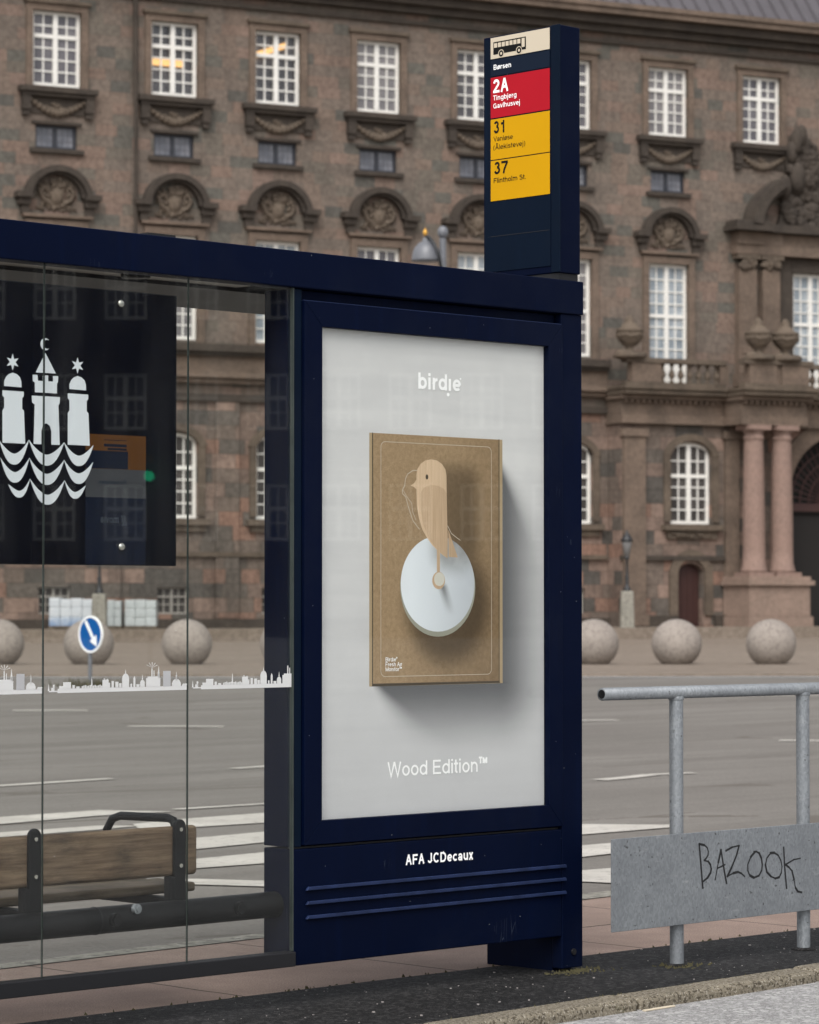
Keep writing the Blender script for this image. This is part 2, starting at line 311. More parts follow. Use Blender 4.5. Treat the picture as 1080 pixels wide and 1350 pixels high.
# ------------------------------------------------------------------ mesh builder
ORG = {}
class MB:
    def __init__(s): s.v = []; s.f = []; s.mi = []; s.sm = []; s.cur = 0
    def add(s, vs, fs, smooth=False):
        o = len(s.v); s.v += [tuple(p) for p in vs]
        for f in fs: s.f.append([i + o for i in f]); s.mi.append(s.cur); s.sm.append(smooth)
        return s
    def box(s, x0, x1, y0, y1, z0, z1):
        return s.add([(x0, y0, z0), (x1, y0, z0), (x1, y1, z0), (x0, y1, z0), (x0, y0, z1), (x1, y0, z1), (x1, y1, z1), (x0, y1, z1)],
                     [(0, 3, 2, 1), (4, 5, 6, 7), (0, 1, 5, 4), (1, 2, 6, 5), (2, 3, 7, 6), (3, 0, 4, 7)])
    def prism(s, pts, y0, y1):
        """outline in (x, z) given thickness from y0 (front) to y1"""
        a = sum(pts[i][0] * pts[(i + 1) % len(pts)][1] - pts[(i + 1) % len(pts)][0] * pts[i][1] for i in range(len(pts)))
        if a < 0: pts = pts[::-1]
        n = len(pts)
        return s.add([(x, y0, z) for x, z in pts] + [(x, y1, z) for x, z in pts],
                     [tuple(range(n)), tuple(range(2 * n - 1, n - 1, -1))] + [(i, i + n, (i + 1) % n + n, (i + 1) % n) for i in range(n)])
    def sheet(s, pts, z):
        a = sum(pts[i][0] * pts[(i + 1) % len(pts)][1] - pts[(i + 1) % len(pts)][0] * pts[i][1] for i in range(len(pts)))
        if a < 0: pts = pts[::-1]
        return s.add([(x, y, z) for x, y in pts], [tuple(range(len(pts)))])
    def slab(s, pts, z0, z1):
        a = sum(pts[i][0] * pts[(i + 1) % len(pts)][1] - pts[(i + 1) % len(pts)][0] * pts[i][1] for i in range(len(pts)))
        if a < 0: pts = pts[::-1]
        n = len(pts)
        return s.add([(x, y, z0) for x, y in pts] + [(x, y, z1) for x, y in pts],
                     [tuple(range(n - 1, -1, -1)), tuple(range(n, 2 * n))] + [(i, (i + 1) % n, (i + 1) % n + n, i + n) for i in range(n)])
    def tube(s, path, r, seg=14):
        P = [Vector(p) for p in path]; n = len(P); rr = r if isinstance(r, (list, tuple)) else [r] * n
        vs = []; prev = None
        for i, p in enumerate(P):
            d = (P[min(i + 1, n - 1)] - P[max(i - 1, 0)]).normalized()
            if prev is None:
                a = d.cross(Vector((0, 0, 1)))
                if a.length < .05: a = d.cross(Vector((1, 0, 0)))
            else: a = prev - d * prev.dot(d)
            a.normalize(); prev = a; b = d.cross(a)
            for k in range(seg):
                t = 2 * math.pi * k / seg; vs.append(p + (a * math.cos(t) + b * math.sin(t)) * rr[i])
        fs = [(i * seg + k, i * seg + (k + 1) % seg, (i + 1) * seg + (k + 1) % seg, (i + 1) * seg + k) for i in range(n - 1) for k in range(seg)]
        s.add(vs, fs, True)
        s.add([vs[k] for k in range(seg)], [tuple(range(seg - 1, -1, -1))]); s.add([vs[(n - 1) * seg + k] for k in range(seg)], [tuple(range(seg))])
        return s
    def lathe(s, prof, c=(0, 0, 0), seg=20):
        vs = []
        for r, z in prof:
            for k in range(seg):
                t = 2 * math.pi * k / seg; vs.append((c[0] + r * math.cos(t), c[1] + r * math.sin(t), c[2] + z))
        n = len(prof)
        return s.add(vs, [(i * seg + k, i * seg + (k + 1) % seg, (i + 1) * seg + (k + 1) % seg, (i + 1) * seg + k) for i in range(n - 1) for k in range(seg)] + [tuple(range(seg - 1, -1, -1)), tuple(range((n - 1) * seg, n * seg))], True)
    def ell(s, c, r, seg=14, rings=9):
        prof = [(max(1e-4, math.sin(math.pi * i / rings)), -math.cos(math.pi * i / rings)) for i in range(rings + 1)]
        vs = []
        for a, b in prof:
            for k in range(seg):
                t = 2 * math.pi * k / seg; vs.append((c[0] + r[0] * a * math.cos(t), c[1] + r[1] * a * math.sin(t), c[2] + r[2] * b))
        return s.add(vs, [(i * seg + k, i * seg + (k + 1) % seg, (i + 1) * seg + (k + 1) % seg, (i + 1) * seg + k) for i in range(rings) for k in range(seg)], True)
    def arc(s, c, r0, r1, a0, a1, y0, y1, n=18, sx=1., sz=1.):
        """ring segment in the (x, z) plane, angles in degrees"""
        pts = [(c[0] + sx * r1 * math.cos(R(a0 + (a1 - a0) * i / n)), c[1] + sz * r1 * math.sin(R(a0 + (a1 - a0) * i / n))) for i in range(n + 1)]
        pts += [(c[0] + sx * r0 * math.cos(R(a1 + (a0 - a1) * i / n)), c[1] + sz * r0 * math.sin(R(a1 + (a0 - a1) * i / n))) for i in range(n + 1)]
        for i in range(n):
            q = [pts[i], pts[i + 1], pts[2 * n + 1 - i - 1], pts[2 * n + 1 - i]]; s.prism(q, y0, y1)
        return s
    def build(s, name, mat, parent=None, loc=None, bevel=0., seg=2, org=None):
        o3 = org if org is not None else (ORG.get(parent.name, (0, 0, 0)) if (parent is not None and loc is None) else (0, 0, 0))
        me = bpy.data.meshes.new(name)
        me.from_pydata([(x - o3[0], y - o3[1], z - o3[2]) for x, y, z in s.v], [], s.f)
        mats = mat if isinstance(mat, list) else [mat]
        for m_ in mats: me.materials.append(m_)
        me.polygons.foreach_set('material_index', s.mi); me.polygons.foreach_set('use_smooth', s.sm); me.update()
        o = bpy.data.objects.new(name, me); COL.objects.link(o)
        if parent is not None: o.parent = parent; ORG[o.name] = o3
        if loc is not None: o.location = loc
        if bevel:
            b = o.modifiers.new('bevel', 'BEVEL'); b.width = bevel; b.segments = seg; b.limit_method = 'ANGLE'; b.angle_limit = R(40)
        return o
def tag(o, label=None, cat=None, group=None, kind=None):
    if label: o['label'] = label
    if cat: o['category'] = cat
    if group: o['group'] = group
    if kind: o['kind'] = kind
    return o
class Frame:
    def __init__(s, p, ux, uy): s.p = Vector(p); s.u = Vector((ux, uy, 0)).normalized(); s.n = Vector((-s.u.y, s.u.x, 0)); s.rz = math.atan2(s.u.y, s.u.x)
    def w(s, x, y, z=0.): return s.p + s.u * x + s.n * y + Vector((0, 0, z))
SH = Frame((.56378, 11.32189, 0), .716475, .697613)      # the shelter: x along it to the right, y away from the viewer
PF = Frame((0, 113, 0), .892992, .450072)                # the palace front
WF = Frame((0, 0, 0), 1, 0)
def thing(name, label, cat, frame, o=(0, 0, 0), group=None):
    e = bpy.data.objects.new(name, None); COL.objects.link(e); e.empty_display_size = .3
    e.location = frame.w(*o); e.rotation_euler = (0, 0, frame.rz); ORG[e.name] = o
    return tag(e, label, cat, group)
def solo(mb, name, mat, frame, label, cat, o=(0, 0, 0), group=None, bevel=0.):
    ob = mb.build(name, mat, None, None, bevel, org=o); ob.location = frame.w(*o); ob.rotation_euler = (0, 0, frame.rz)
    return tag(ob, label, cat, group)
def struct(mb, name, mat, frame, kind='structure'):
    ob = mb.build(name, mat); ob.location = frame.p; ob.rotation_euler = (0, 0, frame.rz); ob['kind'] = kind; return ob

# grotesque lettering: each glyph a few centre lines drawn with a pen of even width (units: cap height .72)
def glyphs(w):
    b = w / 2; H = .72; X = .53; t = H - b; xt = X - b; m_ = X / 2; ry = m_ - b
    def A(cx, cy, rx, ry_, a0, a1, n=14): return [(cx + rx * math.cos(R(a0 + (a1 - a0) * i / n)), cy + ry_ * math.sin(R(a0 + (a1 - a0) * i / n))) for i in range(n + 1)]
    def O(cx, cy, rx, ry_): return A(cx, cy, rx, ry_, 0, 360, 26)
    rx = .245 - b; L = .05 + b
    arch = lambda x0, x1: [(x0, m_ * .9)] + A((x0 + x1) / 2, xt - .19, (x1 - x0) / 2, .19, 178, 0) + [(x1, 0)]
    G = {}
    G['A'] = (.66, [[(.03 + b, 0), (.33, H)], [(.63 - b, 0), (.33, H)], [(.15, .2 + b), (.51, .2 + b)]])
    G['Å'] = (.66, G['A'][1] + [O(.33, .84, .07, .07)])
    G['B'] = (.66, [[(L, 0), (L, H)], [(L, t), (.36, t)] + A(.36, t - .15, .16, .15, 90, -90) + [(L, t - .30)], [(.36, t - .30)] + A(.38, (t - .3 + b) / 2, .18, (t - .3 - b) / 2, 90, -90) + [(L, b)]])
    G['C'] = (.70, [A(.36, H / 2, .31 - b, H / 2 - b, 42, 318, 24)])
    G['D'] = (.70, [[(L, 0), (L, H)], [(L, t), (.33, t)] + A(.33, H / 2, .30 - b, H / 2 - b, 90, -90) + [(L, b)]])
    G['E'] = (.62, [[(L, 0), (L, H)], [(L, t), (.56, t)], [(L, .37), (.52, .37)], [(L, b), (.57, b)]])
    G['F'] = (.58, [[(L, 0), (L, H)], [(L, t), (.54, t)], [(L, .36), (.48, .36)]])
    G['G'] = (.74, [A(.36, H / 2, .31 - b, H / 2 - b, 42, 330, 24), [(.40, .34), (.66 - b, .34)], [(.66 - b, .34), (.66 - b, 0)]])
    G['J'] = (.52, [[(.44 - b, H), (.44 - b, .2)] + A(.235, .2, .205 - b, .2 - b, 0, -180)])
    G['M'] = (.80, [[(L, 0), (L, H)], [(L, t), (.40, .05), (.75 - b, t)], [(.75 - b, 0), (.75 - b, H)]])
    G['R'] = (.66, G['B'][1][:2] + [[(.34, t - .30), (.56, 0)]])
    G['T'] = (.58, [[(.02, t), (.56, t)], [(.29, t), (.29, 0)]])
    G['V'] = (.64, [[(.02 + b, H), (.32, 0)], [(.62 - b, H), (.32, 0)]])
    G['W'] = (.92, [[(.02 + b, H), (.25, 0), (.46, H)], [(.46, H), (.67, 0), (.90 - b, H)]])
    G['S'] = (.64, [A(.32, .53, .22 - b / 2, .19 - b, 25, 270, 16) + A(.32, .18 + b / 2, .25 - b / 2, .185 - b / 2, 90, -155, 16)])
    G['a'] = (.54, [[(.44 - b / 2, 0), (.44 - b / 2, xt - .15)] + A(.265, xt - .14, .175 - b / 2, .14, 0, 165), O(.235, .16, .185 - b, .165 - b)])
    G['b'] = (.58, [[(L, 0), (L, H)], O(.30, m_, rx, ry)]); G['d'] = (.58, [[(.53 - b, 0), (.53 - b, H)], O(.28, m_, rx, ry)])
    G['p'] = (.58, [[(L, -.2), (L, X)], O(.30, m_, rx, ry)])
    G['c'] = (.52, [A(.28, m_, rx, ry, 42, 318, 20)]); G['o'] = (.56, [O(.28, m_, rx, ry)])
    G['ø'] = (.56, [O(.28, m_, rx, ry), [(.06, .0), (.50, X)]])
    G['e'] = (.56, [A(.28, m_, rx, ry, 0, 318, 22), [(.28 - rx, m_), (.28 + rx, m_)]])
    G['f'] = (.29, [[(.13, 0), (.13, .58)] + A(.25, .58, .12, t - .58, 180, 90), [(.01, xt), (.27, xt)]])
    G['g'] = (.58, [O(.28, m_, rx, ry), [(.53 - b, X), (.53 - b, -.04)] + A(.285, -.04, .245 - b, .17 - b, 0, -160)])
    G['h'] = (.56, [[(L, 0), (L, H)], arch(L, .50 - b)]); G['n'] = (.56, [[(L, 0), (L, X)], arch(L, .50 - b)])
    G['m'] = (.84, [[(L, 0), (L, X)], arch(L, .42), arch(.42, .79 - b)])
    G['i'] = (.10 + w + .02, [[(L, 0), (L, X)], [(L, H - w), (L, H)]]); G['ı'] = (.10 + w + .02, [[(L, 0), (L, X)]])
    G['l'] = (.10 + w + .02, [[(L, 0), (L, H)]])
    G['j'] = (.10 + w + .02, [[(L, X), (L, -.1)] + A(L - .1, -.1, .1, .1, 0, -90), [(L, H - w), (L, H)]])
    G['k'] = (.52, [[(L, 0), (L, H)], [(.45, X), (L, .16)], [(.22, .31), (.48, 0)]])
    G['r'] = (.36, [[(L, 0), (L, X)], [(L, m_)] + A(.05 + b + .24, m_, .24, xt - m_, 180, 96)])
    G['s'] = (.50, [A(.25, .385, .17 - b / 3, .145 - b, 25, 270, 14) + A(.25, .14 + b / 2, .19 - b / 3, .135 - b / 2, 90, -155, 14)])
    G['t'] = (.30, [[(.13, .68), (.13, .12)] + A(.24, .12, .11, .12 - b, 180, 270), [(.01, xt), (.27, xt)]])
    G['u'] = (.56, [[(.51 - b, X), (.51 - b, 0)], [(L, X)] + A((L + .51 - b) / 2, .19 + b, (.51 - b - L) / 2, .19, 180, 360)])
    G['v'] = (.50, [[(.02 + b, X), (.25, 0)], [(.48 - b, X), (.25, 0)]]); G['x'] = (.50, [[(.03 + b, X), (.47 - b, 0)], [(.47 - b, X), (.03 + b, 0)]])
    G['1'] = (.56, [[(.34, 0), (.34, H)], [(.34, .54), (.12, .54)]])
    G['2'] = (.58, [A(.285, .50, .235 - b, .22 - b, 175, -35) + [(.06 + b, .10), (.06 + b, b)], [(.04, b), (.53, b)]])
    G['3'] = (.58, [A(.28, .53, .205 - b, .19 - b, 165, -90) , A(.28, .20 + b / 2, .235 - b, .20 - b / 2, 90, -165)])
    G['7'] = (.56, [[(.04, t), (.53, t)], [(.50, t), (.36, .42), (.25, .2), (.21, 0)]])
    G['('] = (.30, [A(.36, .27, .28, .50, 130, 230)]); G[')'] = (.30, [A(-.06, .27, .28, .50, 50, -50)])
    G['.'] = (.24, [[(L, 0), (L, w)]]); G[' '] = (.27, [])
    G['®'] = (.30, [O(.13, .62, .09, .09), O(.13, .62, .03, .03)])
    G['™'] = (.62, [[(.02, H), (.26, H)], [(.14, H), (.14, .42)], [(.32, .42), (.32, H)], [(.32, H), (.43, .48), (.54, H)], [(.54, H), (.54, .42)]])
    return G
def lettering(body, name, mat, parent, x, z, y, cap, width, w=.09, face='front', mirror=False, lead=0.):
    """words on a flat surface; (x, z) is the left end of the base line, y the depth of the surface"""
    G = glyphs(w); k = cap / .72; quads = []; W = 0.
    rows_ = body.split('\n')
    for ri, rw in enumerate(rows_):
        cx = 0.
        for chh in rw:
            adv, st_ = G[chh]
            for p in st_: quads.append([(cx + a, c - ri * lead / k) for a, c in p])
            cx += adv
        W = max(W, cx)
    sx = width / W; vs = []; fs = []; o3 = ORG.get(parent.name, (0, 0, 0)); hw = w / 2
    for qi, p in enumerate(quads):
        P = [Vector(q) for q in p]; n = len(P); closed = n > 3 and (P[0] - P[-1]).length < 1e-4; base = len(vs); yy = (qi % 7) * .00004
        for i in range(n):
            a = P[i] - P[i - 1] if i else (P[-1] - P[-2] if closed else P[1] - P[0]); c = P[i + 1] - P[i] if i < n - 1 else (P[1] - P[0] if closed else P[-1] - P[-2])
            a = a.normalized(); c = c.normalized(); d = (a + c)
            d = d.normalized() if d.length > .1 else a
            nrm = Vector((-d.y, d.x)); f = hw / max(.45, nrm.dot(Vector((-a.y, a.x))))
            for sg in (1, -1):
                q = P[i] + nrm * f * sg; u_, v_ = q.x * sx, q.y * k
                if mirror: u_ = width - u_
                vs.append((x + u_ - o3[0], y - yy - o3[1], z + v_ - o3[2]) if face == 'front' else (y - yy - o3[0], x - u_ - o3[1], z + v_ - o3[2]))
        for i in range(n - 1): fs.append((base + 2 * i, base + 2 * i + 1, base + 2 * i + 3, base + 2 * i + 2))
    me = bpy.data.meshes.new(name); me.from_pydata(vs, [], fs); me.materials.append(mat); me.update()
    o = bpy.data.objects.new(name, me); COL.objects.link(o); o.parent = parent; ORG[o.name] = o3; return o

# ------------------------------------------------------------------ the setting
struct(MB().sheet([(-1200, -1200), (1200, -1200), (1200, 1500), (-1200, 1500)], -.14), 'ground', M['road'], WF)
K = lambda s: -.575 + .055 * s                            # back edge of the kerb
struct(MB().sheet([(-400, -400), (400, -400), (60, K(60) - .10), (-60, K(-60) - .10)], -.030), 'near_road', M['near_road'], SH)
struct(MB().sheet([(-14, .280), (14, .300), (14, 2.77), (2.2, 1.83), (0, 1.658), (-3, 1.43), (-14, 1.2)], 0.), 'pavement', M['pink'], SH)
struct(MB().sheet([(-14, 1.19), (-3, 1.42), (0, 1.648), (2.2, 1.82), (14, 2.76), (14, 2.93), (2.2, 1.99), (0, 1.77), (-3, 1.54), (-14, 1.31)], .004), 'far_kerb', M['ped_grey'], SH)
struct(MB().slab([(-14, K(-14)), (14, K(14)), (14, .305), (-14, .285)], -.1, .004), 'asphalt_strip', M['strip'], SH)
kb = MB()
s = -6.4
while s < 12:                                             # kerb stones laid end to end
    L = random.uniform(.95, 1.15); dz = random.uniform(-.004, .006); dy = random.uniform(-.006, .006)
    kb.slab([(s, K(s) - .15 + dy), (s + L - .008, K(s + L) - .15 + dy), (s + L - .008, K(s + L) - .003), (s, K(s) - .003)], -.13, .012 + dz); s += L
ko = struct(kb, 'kerb', M['kerb'], SH); bv = ko.modifiers.new('bevel', 'BEVEL'); bv.width = .022; bv.segments = 3
struct(MB().sheet([(-300, 1.0), (-14, 1.25), (-3, 1.48), (0, 1.70), (2.2, 1.90), (14, 2.84), (300, 20), (300, 420), (-300, 420)], -.004), 'road', M['road'], SH)
struct(MB().slab([(-80, 57.0), (-4, 56.6), (3.5, 56.8), (60, 59.5), (90, 140), (-90, 140)], -.05, .045), 'plaza', M['plaza'], WF)
struct(MB().sheet([(-80, 56.1), (-4, 55.7), (3.5, 55.9), (60, 58.4), (60, 59.4), (3.5, 56.7), (-4, 56.5), (-80, 56.9)], .004), 'gutter', M['near_road'], WF)
struct(MB().box(-60, 60, -4.4, 6, .0, .46), 'terrace', M['plaza'], PF)
mk = MB()
for q in ([(-2.95, 18.6), (-2.63, 19.51), (-2.06, 20.17), (-1.54, 20.03), (-2.01, 19.64), (-2.54, 18.89), (-2.9, 18.2)],
          [(-2.85, 17.5), (-2.45, 18.2), (-1.92, 18.77), (-1.66, 18.75), (-1.9, 18.4), (-2.18, 18.09), (-2.4, 17.83), (-2.8, 17.2)],
          [(-1.41, 19.38), (-.95, 19.9), (.2, 20.1), (.2, 19.5), (-.91, 19.01), (-1.35, 18.61), (-1.62, 18.35), (-1.72, 18.9)],
          [(-1.26, 17.77), (-.87, 18.27), (.1, 18.6), (.1, 17.9), (-.83, 17.46), (-1.2, 16.96), (-1.6, 16.5), (-1.7, 17.2)],
          [(-1.16, 16.31), (-.8, 16.77), (.1, 17.1), (.1, 16.4), (-.77, 16.05), (-1.12, 15.74), (-1.6, 15.3), (-1.6, 15.8)],
          [(-1.3, 15.15), (-1.06, 15.15), (-.72, 15.05), (.1, 15.3), (.1, 14.95), (-.7, 14.74), (-1.05, 14.85), (-1.5, 14.7)],
          [(.3, 18.7), (1.08, 18.89), (1.64, 18.84), (1.68, 18.7), (1.03, 18.05), (.3, 17.8)],
          [(.3, 16.9), (.99, 17.25), (1.25, 17.5), (1.9, 17.7), (1.9, 17.2), (1.11, 16.68), (.94, 16.46), (.3, 16.1)],
          [(.3, 15.4), (.89, 15.63), (1.04, 15.76), (1.9, 16.1), (1.9, 15.4), (.99, 14.93), (.86, 15.0), (.3, 14.9)]):
    mk.sheet(q, .003)
struct(mk, 'crosswalk_stripes', M['paint'], WF)
ln = MB()
def stripe(a, b, w):
    d = (Vector(b) - Vector(a)).normalized(); p = Vector((-d.y, d.x)) * w / 2; ln.sheet([tuple(Vector(a) + p), tuple(Vector(b) + p), tuple(Vector(b) - p), tuple(Vector(a) - p)], .003)
for a, b, w in [((-3.6, 22.2), (-2.33, 23.8), .14), ((-1.56, 20.25), (-.9, 20.9), .1), ((-1.46, 25.21), (-1.0, 25.9), .14), ((-5.07, 38.81), (-4.12, 38.9), .35), ((-3.14, 33.9), (-2.07, 33.81), .3),
                ((1.47, 23.6), (1.69, 23.9), .16), ((1.69, 23.9), (1.94, 24.35), .16), ((1.94, 24.35), (2.3, 24.6), .13), ((3.7, 30.4), (4.6, 30.2), .25), ((1.2, 35.3), (2.44, 35.65), .3), ((5, 45), (8, 46), .3), ((-9, 46), (-6.5, 46.2), .3)]:
    stripe(a, b, w)
struct(ln, 'lane_markings', M['paint'], WF)
# loose chips on the black strip and moss: nobody could count them
ch = MB()
for i in range(330):
    s = random.uniform(-3, 4.5); t = random.uniform(K(s) + .02, .28); r = random.choice([.0012, .0015, .002, .002, .0025, .004]) * random.uniform(.7, 1.3)
    a = random.random() * 3; pts = [(s + r * math.cos(a + k * 1.57) * random.uniform(.7, 1.6), t + r * math.sin(a + k * 1.57) * random.uniform(.7, 1.4)) for k in range(4)]
    ch.slab(pts, .003, .004 + r * .8)
struct(ch, 'gravel_chips', M['chip'], SH, 'stuff')
ms = MB()
for i in range(520):
    k = random.random()
    if k < .25: s, t = random.gauss(.458, .05), random.gauss(-.19, .04)
    elif k < .5: s, t = random.gauss(.04, .07), random.gauss(-.03, .03)
    else: s = random.uniform(-2, 5); t = .30 + random.gauss(0, .008)
    if k >= .5 and random.random() < .6: t = K(s) + random.gauss(.0, .006)
    r = random.uniform(.003, .009); h = random.uniform(.004, .013)
    ms.add([(s - r, t, .003), (s + r, t - r * .4, .003), (s + r * .2, t + r, .003), (s + random.uniform(-r, r), t, .003 + h)], [(0, 1, 3), (1, 2, 3), (2, 0, 3)])
struct(ms, 'moss', M['moss'], SH, 'stuff')
gt = MB()
for i in range(170):
    x, y = -5.28 + random.gauss(0, .22), 50.1 + random.gauss(0, .2); h = random.uniform(.04, .17); a = random.random() * 6.3; dx, dy = .018 * math.cos(a), .018 * math.sin(a)
    gt.add([(x - dx, y - dy, 0), (x + dx, y + dy, 0), (x + random.gauss(0, .05), y + random.gauss(0, .05), h)], [(0, 1, 2)])
struct(gt, 'weeds', M['moss'], WF, 'stuff')

# ------------------------------------------------------------------ the palace
pal = thing('palace', 'brown sandstone palace with rows of white casement windows and a columned portal, filling the background', 'palace', PF)
def PB(mb, name, mat, **kw): return mb.build(name, mat, pal, **kw)
TOPW = [(-13.97, 1.82), (-9.49, 1.80), (-5.41, 1.82), (-1.30, 1.83), (2.89, 1.84), (6.93, 1.83), (11.30, 1.84), (15.65, 1.83)]
EXT = [-18.2, -22.4, 19.9, 24.1]
BAYS = [x for x, w in TOPW] + EXT
holes = []                                               # (x0, x1, z0, z1)
AH, SW = 2.70, 1.82
for x in BAYS:
    holes.append((x - .91, x + .91, 19.63, 22.29))
    if not 15 < x < 16: holes.append((x - .78, x + .78, 17.40, 18.25))
    if x < 14: holes.append((x - .91, x + .91, 10.85 if x < 8 else 9.85, 14.60))
    if x < 8: holes.append((x - .89 + .05, x + .89 + .05, 4.42, 7.50)); holes.append((x - .6, x + .6, .98, 1.95))
holes.append((17.10, 19.0, 9.85, 14.53))
def wall(mb, x0, x1, z0, z1, yf, depth, holes):
    hs_ = [h for h in holes if h[1] > x0 and h[0] < x1 and h[3] > z0 and h[2] < z1]
    xs = sorted({x0, x1, *[v for h in hs_ for v in h[:2]]}); zs = sorted({z0, z1, *[v for h in hs_ for v in h[2:]]})
    for i in range(len(xs) - 1):
        for j in range(len(zs) - 1):
            a, b, c, d = xs[i], xs[i + 1], zs[j], zs[j + 1]; mx, mz = (a + b) / 2, (c + d) / 2
            if any(h[0] < mx < h[1] and h[2] < mz < h[3] for h in hs_): continue
            mb.add([(a, yf, c), (b, yf, c), (b, yf, d), (a, yf, d)], [(0, 1, 2, 3)])
    for h in hs_:
        a, b, c, d = h; y2 = yf + depth
        mb.add([(a, yf, c), (a, y2, c), (a, y2, d), (a, yf, d)], [(0, 1, 2, 3)]); mb.add([(b, yf, c), (b, yf, d), (b, y2, d), (b, y2, c)], [(0, 1, 2, 3)])
        mb.add([(a, yf, c), (b, yf, c), (b, y2, c), (a, y2, c)], [(0, 1, 2, 3)]); mb.add([(a, yf, d), (a, y2, d), (b, y2, d), (b, yf, d)], [(0, 1, 2, 3)])
up = MB(); wall(up, -26, 30, 8.65, 23.5, 0, .5, holes); up.box(-26, 30, .52, 14, 8.65, 23.4); up.box(-26, 30, .1, 14, 23.51, 24.4); PB(up, 'upper_wall', M['wall'])
# rooms behind the two windows where a lamp burns are cut free of the solid core by their own boxes (see below)
lo = MB(); wall(lo, -26, 30, .3, 8.65, .0, .5, holes); lo.box(-26, 30, .52, 14, .3, 8.65)
def spandrel(mb, x0, x1, zt, rise, y0, y1, n=10):
    """the two corners left above a flat arch in a square opening"""
    xc, hw = (x0 + x1) / 2, (x1 - x0) / 2
    pts = [(xc + hw * math.cos(math.pi - math.pi * i / (2 * n)), zt - rise + rise * math.sin(math.pi * i / (2 * n)) ** .8) for i in range(n + 1)]
    mb.prism([(x0, zt)] + pts[:-1] + [(xc - .001, zt)], y0, y1); mb.prism([(2 * xc - a, b) for a, b in ([(x0, zt)] + pts[:-1] + [(xc - .001, zt)])], y0, y1)
for x in BAYS:
    if x < 8: spandrel(lo, x - .84, x + .94, 7.5, .42, .003, .4)
PB(lo, 'lower_wall', M['wall_low'])

def casement(name, w, h, tz, rows_top, rows_bot, cols, fw, mat_f, mat_p, arch=0., mul_w=.17, bar=.05, panel=0.):
    """white window: frame with mullion, transom and glazing bars; its glass is a sub-part. Origin at the bottom centre"""
    f = MB(); d0, d1 = 0., .1
    f.box(-w / 2, -w / 2 + fw, d0, d1, 0, h); f.box(w / 2 - fw, w / 2, d0, d1, 0, h); f.box(-w / 2 + fw, w / 2 - fw, d0, d1, 0, fw)
    if arch:
        n = 16; hw = w / 2; zt = lambda x: h - arch + arch * math.sqrt(max(0, 1 - (x / hw) ** 2)) ** .8
        for i in range(n):
            a, b = -hw + w * i / n, -hw + w * (i + 1) / n
            f.prism([(a, max(h - arch - fw, zt(a) - fw)), (b, max(h - arch - fw, zt(b) - fw)), (b, h), (a, h)], d0, d1)
    else: f.box(-w / 2 + fw, w / 2 - fw, d0, d1, h - fw, h)
    f.box(-mul_w / 2, mul_w / 2, d0 - .02, d1, fw, h - fw * .5); f.box(-w / 2 + fw, w / 2 - fw, d0 - .01, d1, tz - mul_w * .4, tz + mul_w * .4)
    if panel: f.box(-w / 2 + fw, w / 2 - fw, d0 + .02, d1, fw, panel)
    zb = max(fw, panel)
    for sx in (-1, 1):
        a, b = mul_w / 2, w / 2 - fw
        for c in range(1, cols):
            xc = sx * (a + (b - a) * c / cols); f.box(xc - bar / 2, xc + bar / 2, d0 + .03, d1, zb, h - fw * .8)
        for r_ in range(1, rows_bot): zz = zb + (tz - zb) * r_ / rows_bot; f.box(min(sx * a, sx * b), max(sx * a, sx * b), d0 + .03, d1, zz - bar / 2, zz + bar / 2)
        for r_ in range(1, rows_top): zz = tz + (h - fw - tz) * r_ / rows_top; f.box(min(sx * a, sx * b), max(sx * a, sx * b), d0 + .03, d1, zz - bar / 2, zz + bar / 2)
    p = MB().box(-w / 2 + .02, w / 2 - .02, d1 - .03, d1 + .02, .02, h - .02 - (arch * .9 if arch and False else 0))
    return f, p
def place(proto, loc, mat_p=None):
    """copy a part and its sub-parts to another bay"""
    o = proto.copy(); COL.objects.link(o); o.parent = pal; o.location = loc
    for c in proto.children:
        k = c.copy(); COL.objects.link(k); k.parent = o
        if mat_p is not None and c.name.startswith('pane'):
            k.data = c.data.copy(); k.data.materials.clear(); k.data.materials.append(mat_p)
    return o
def window_proto(name, args, mf, mp, loc):
    f, p = casement(name, *args); o = f.build(name, mf, pal, loc=loc); p.build('pane', mp, o, loc=(0, 0, 0)); return o
def row(proto, locs, mats=None):
    for i, l in enumerate(locs): place(proto, l, mats[i] if mats else None)
YW = .14
A0 = window_proto('casement_window', (1.82, 2.66, 1.78, 2, 4, 2, .12, None, None), M['win_white'], M['pane'], (BAYS[0], YW, 19.63))
lit = {1, 2}
for i, x in enumerate(BAYS[1:], 1): place(A0, (x, YW, 19.63), M['room_glass'] if i in lit else (None, M['pane_deep'], M['pane'], M['pane_pale'], M['pane_deep'], M['pane'], M['pane_pale'])[i % 7])
def small_window():
    f = MB(); w, h = 1.56, .85
    f.box(-w / 2, -w / 2 + .09, 0, .1, 0, h); f.box(w / 2 - .09, w / 2, 0, .1, 0, h); f.box(-w / 2 + .09, w / 2 - .09, 0, .1, 0, .09); f.box(-w / 2 + .09, w / 2 - .09, 0, .1, h - .09, h); f.box(-.07, .07, -.01, .1, .09, h - .09)
    o = f.build('mezzanine_window', M['win_dark'], pal, loc=(BAYS[0], .12, 17.4))
    MB().box(-w / 2 + .02, w / 2 - .02, .07, .11, .02, h - .02).build('pane', M['pane_lead'], o, loc=(0, 0, 0))
    b = MB()
    for sx in (-1, 1):
        for k in (1, 2): xc = sx * (.07 + .62 * k / 3); b.box(xc - .012, xc + .012, .05, .068, .09, h - .09)
        for k in (1, 2): zz = .09 + .67 * k / 3; b.box(min(sx * .07, sx * .69), max(sx * .07, sx * .69), .052, .068, zz - .012, zz + .012)
    b.build('lead_bars', M['lead_bar'], o, loc=(0, 0, 0)); return o
S0 = small_window()
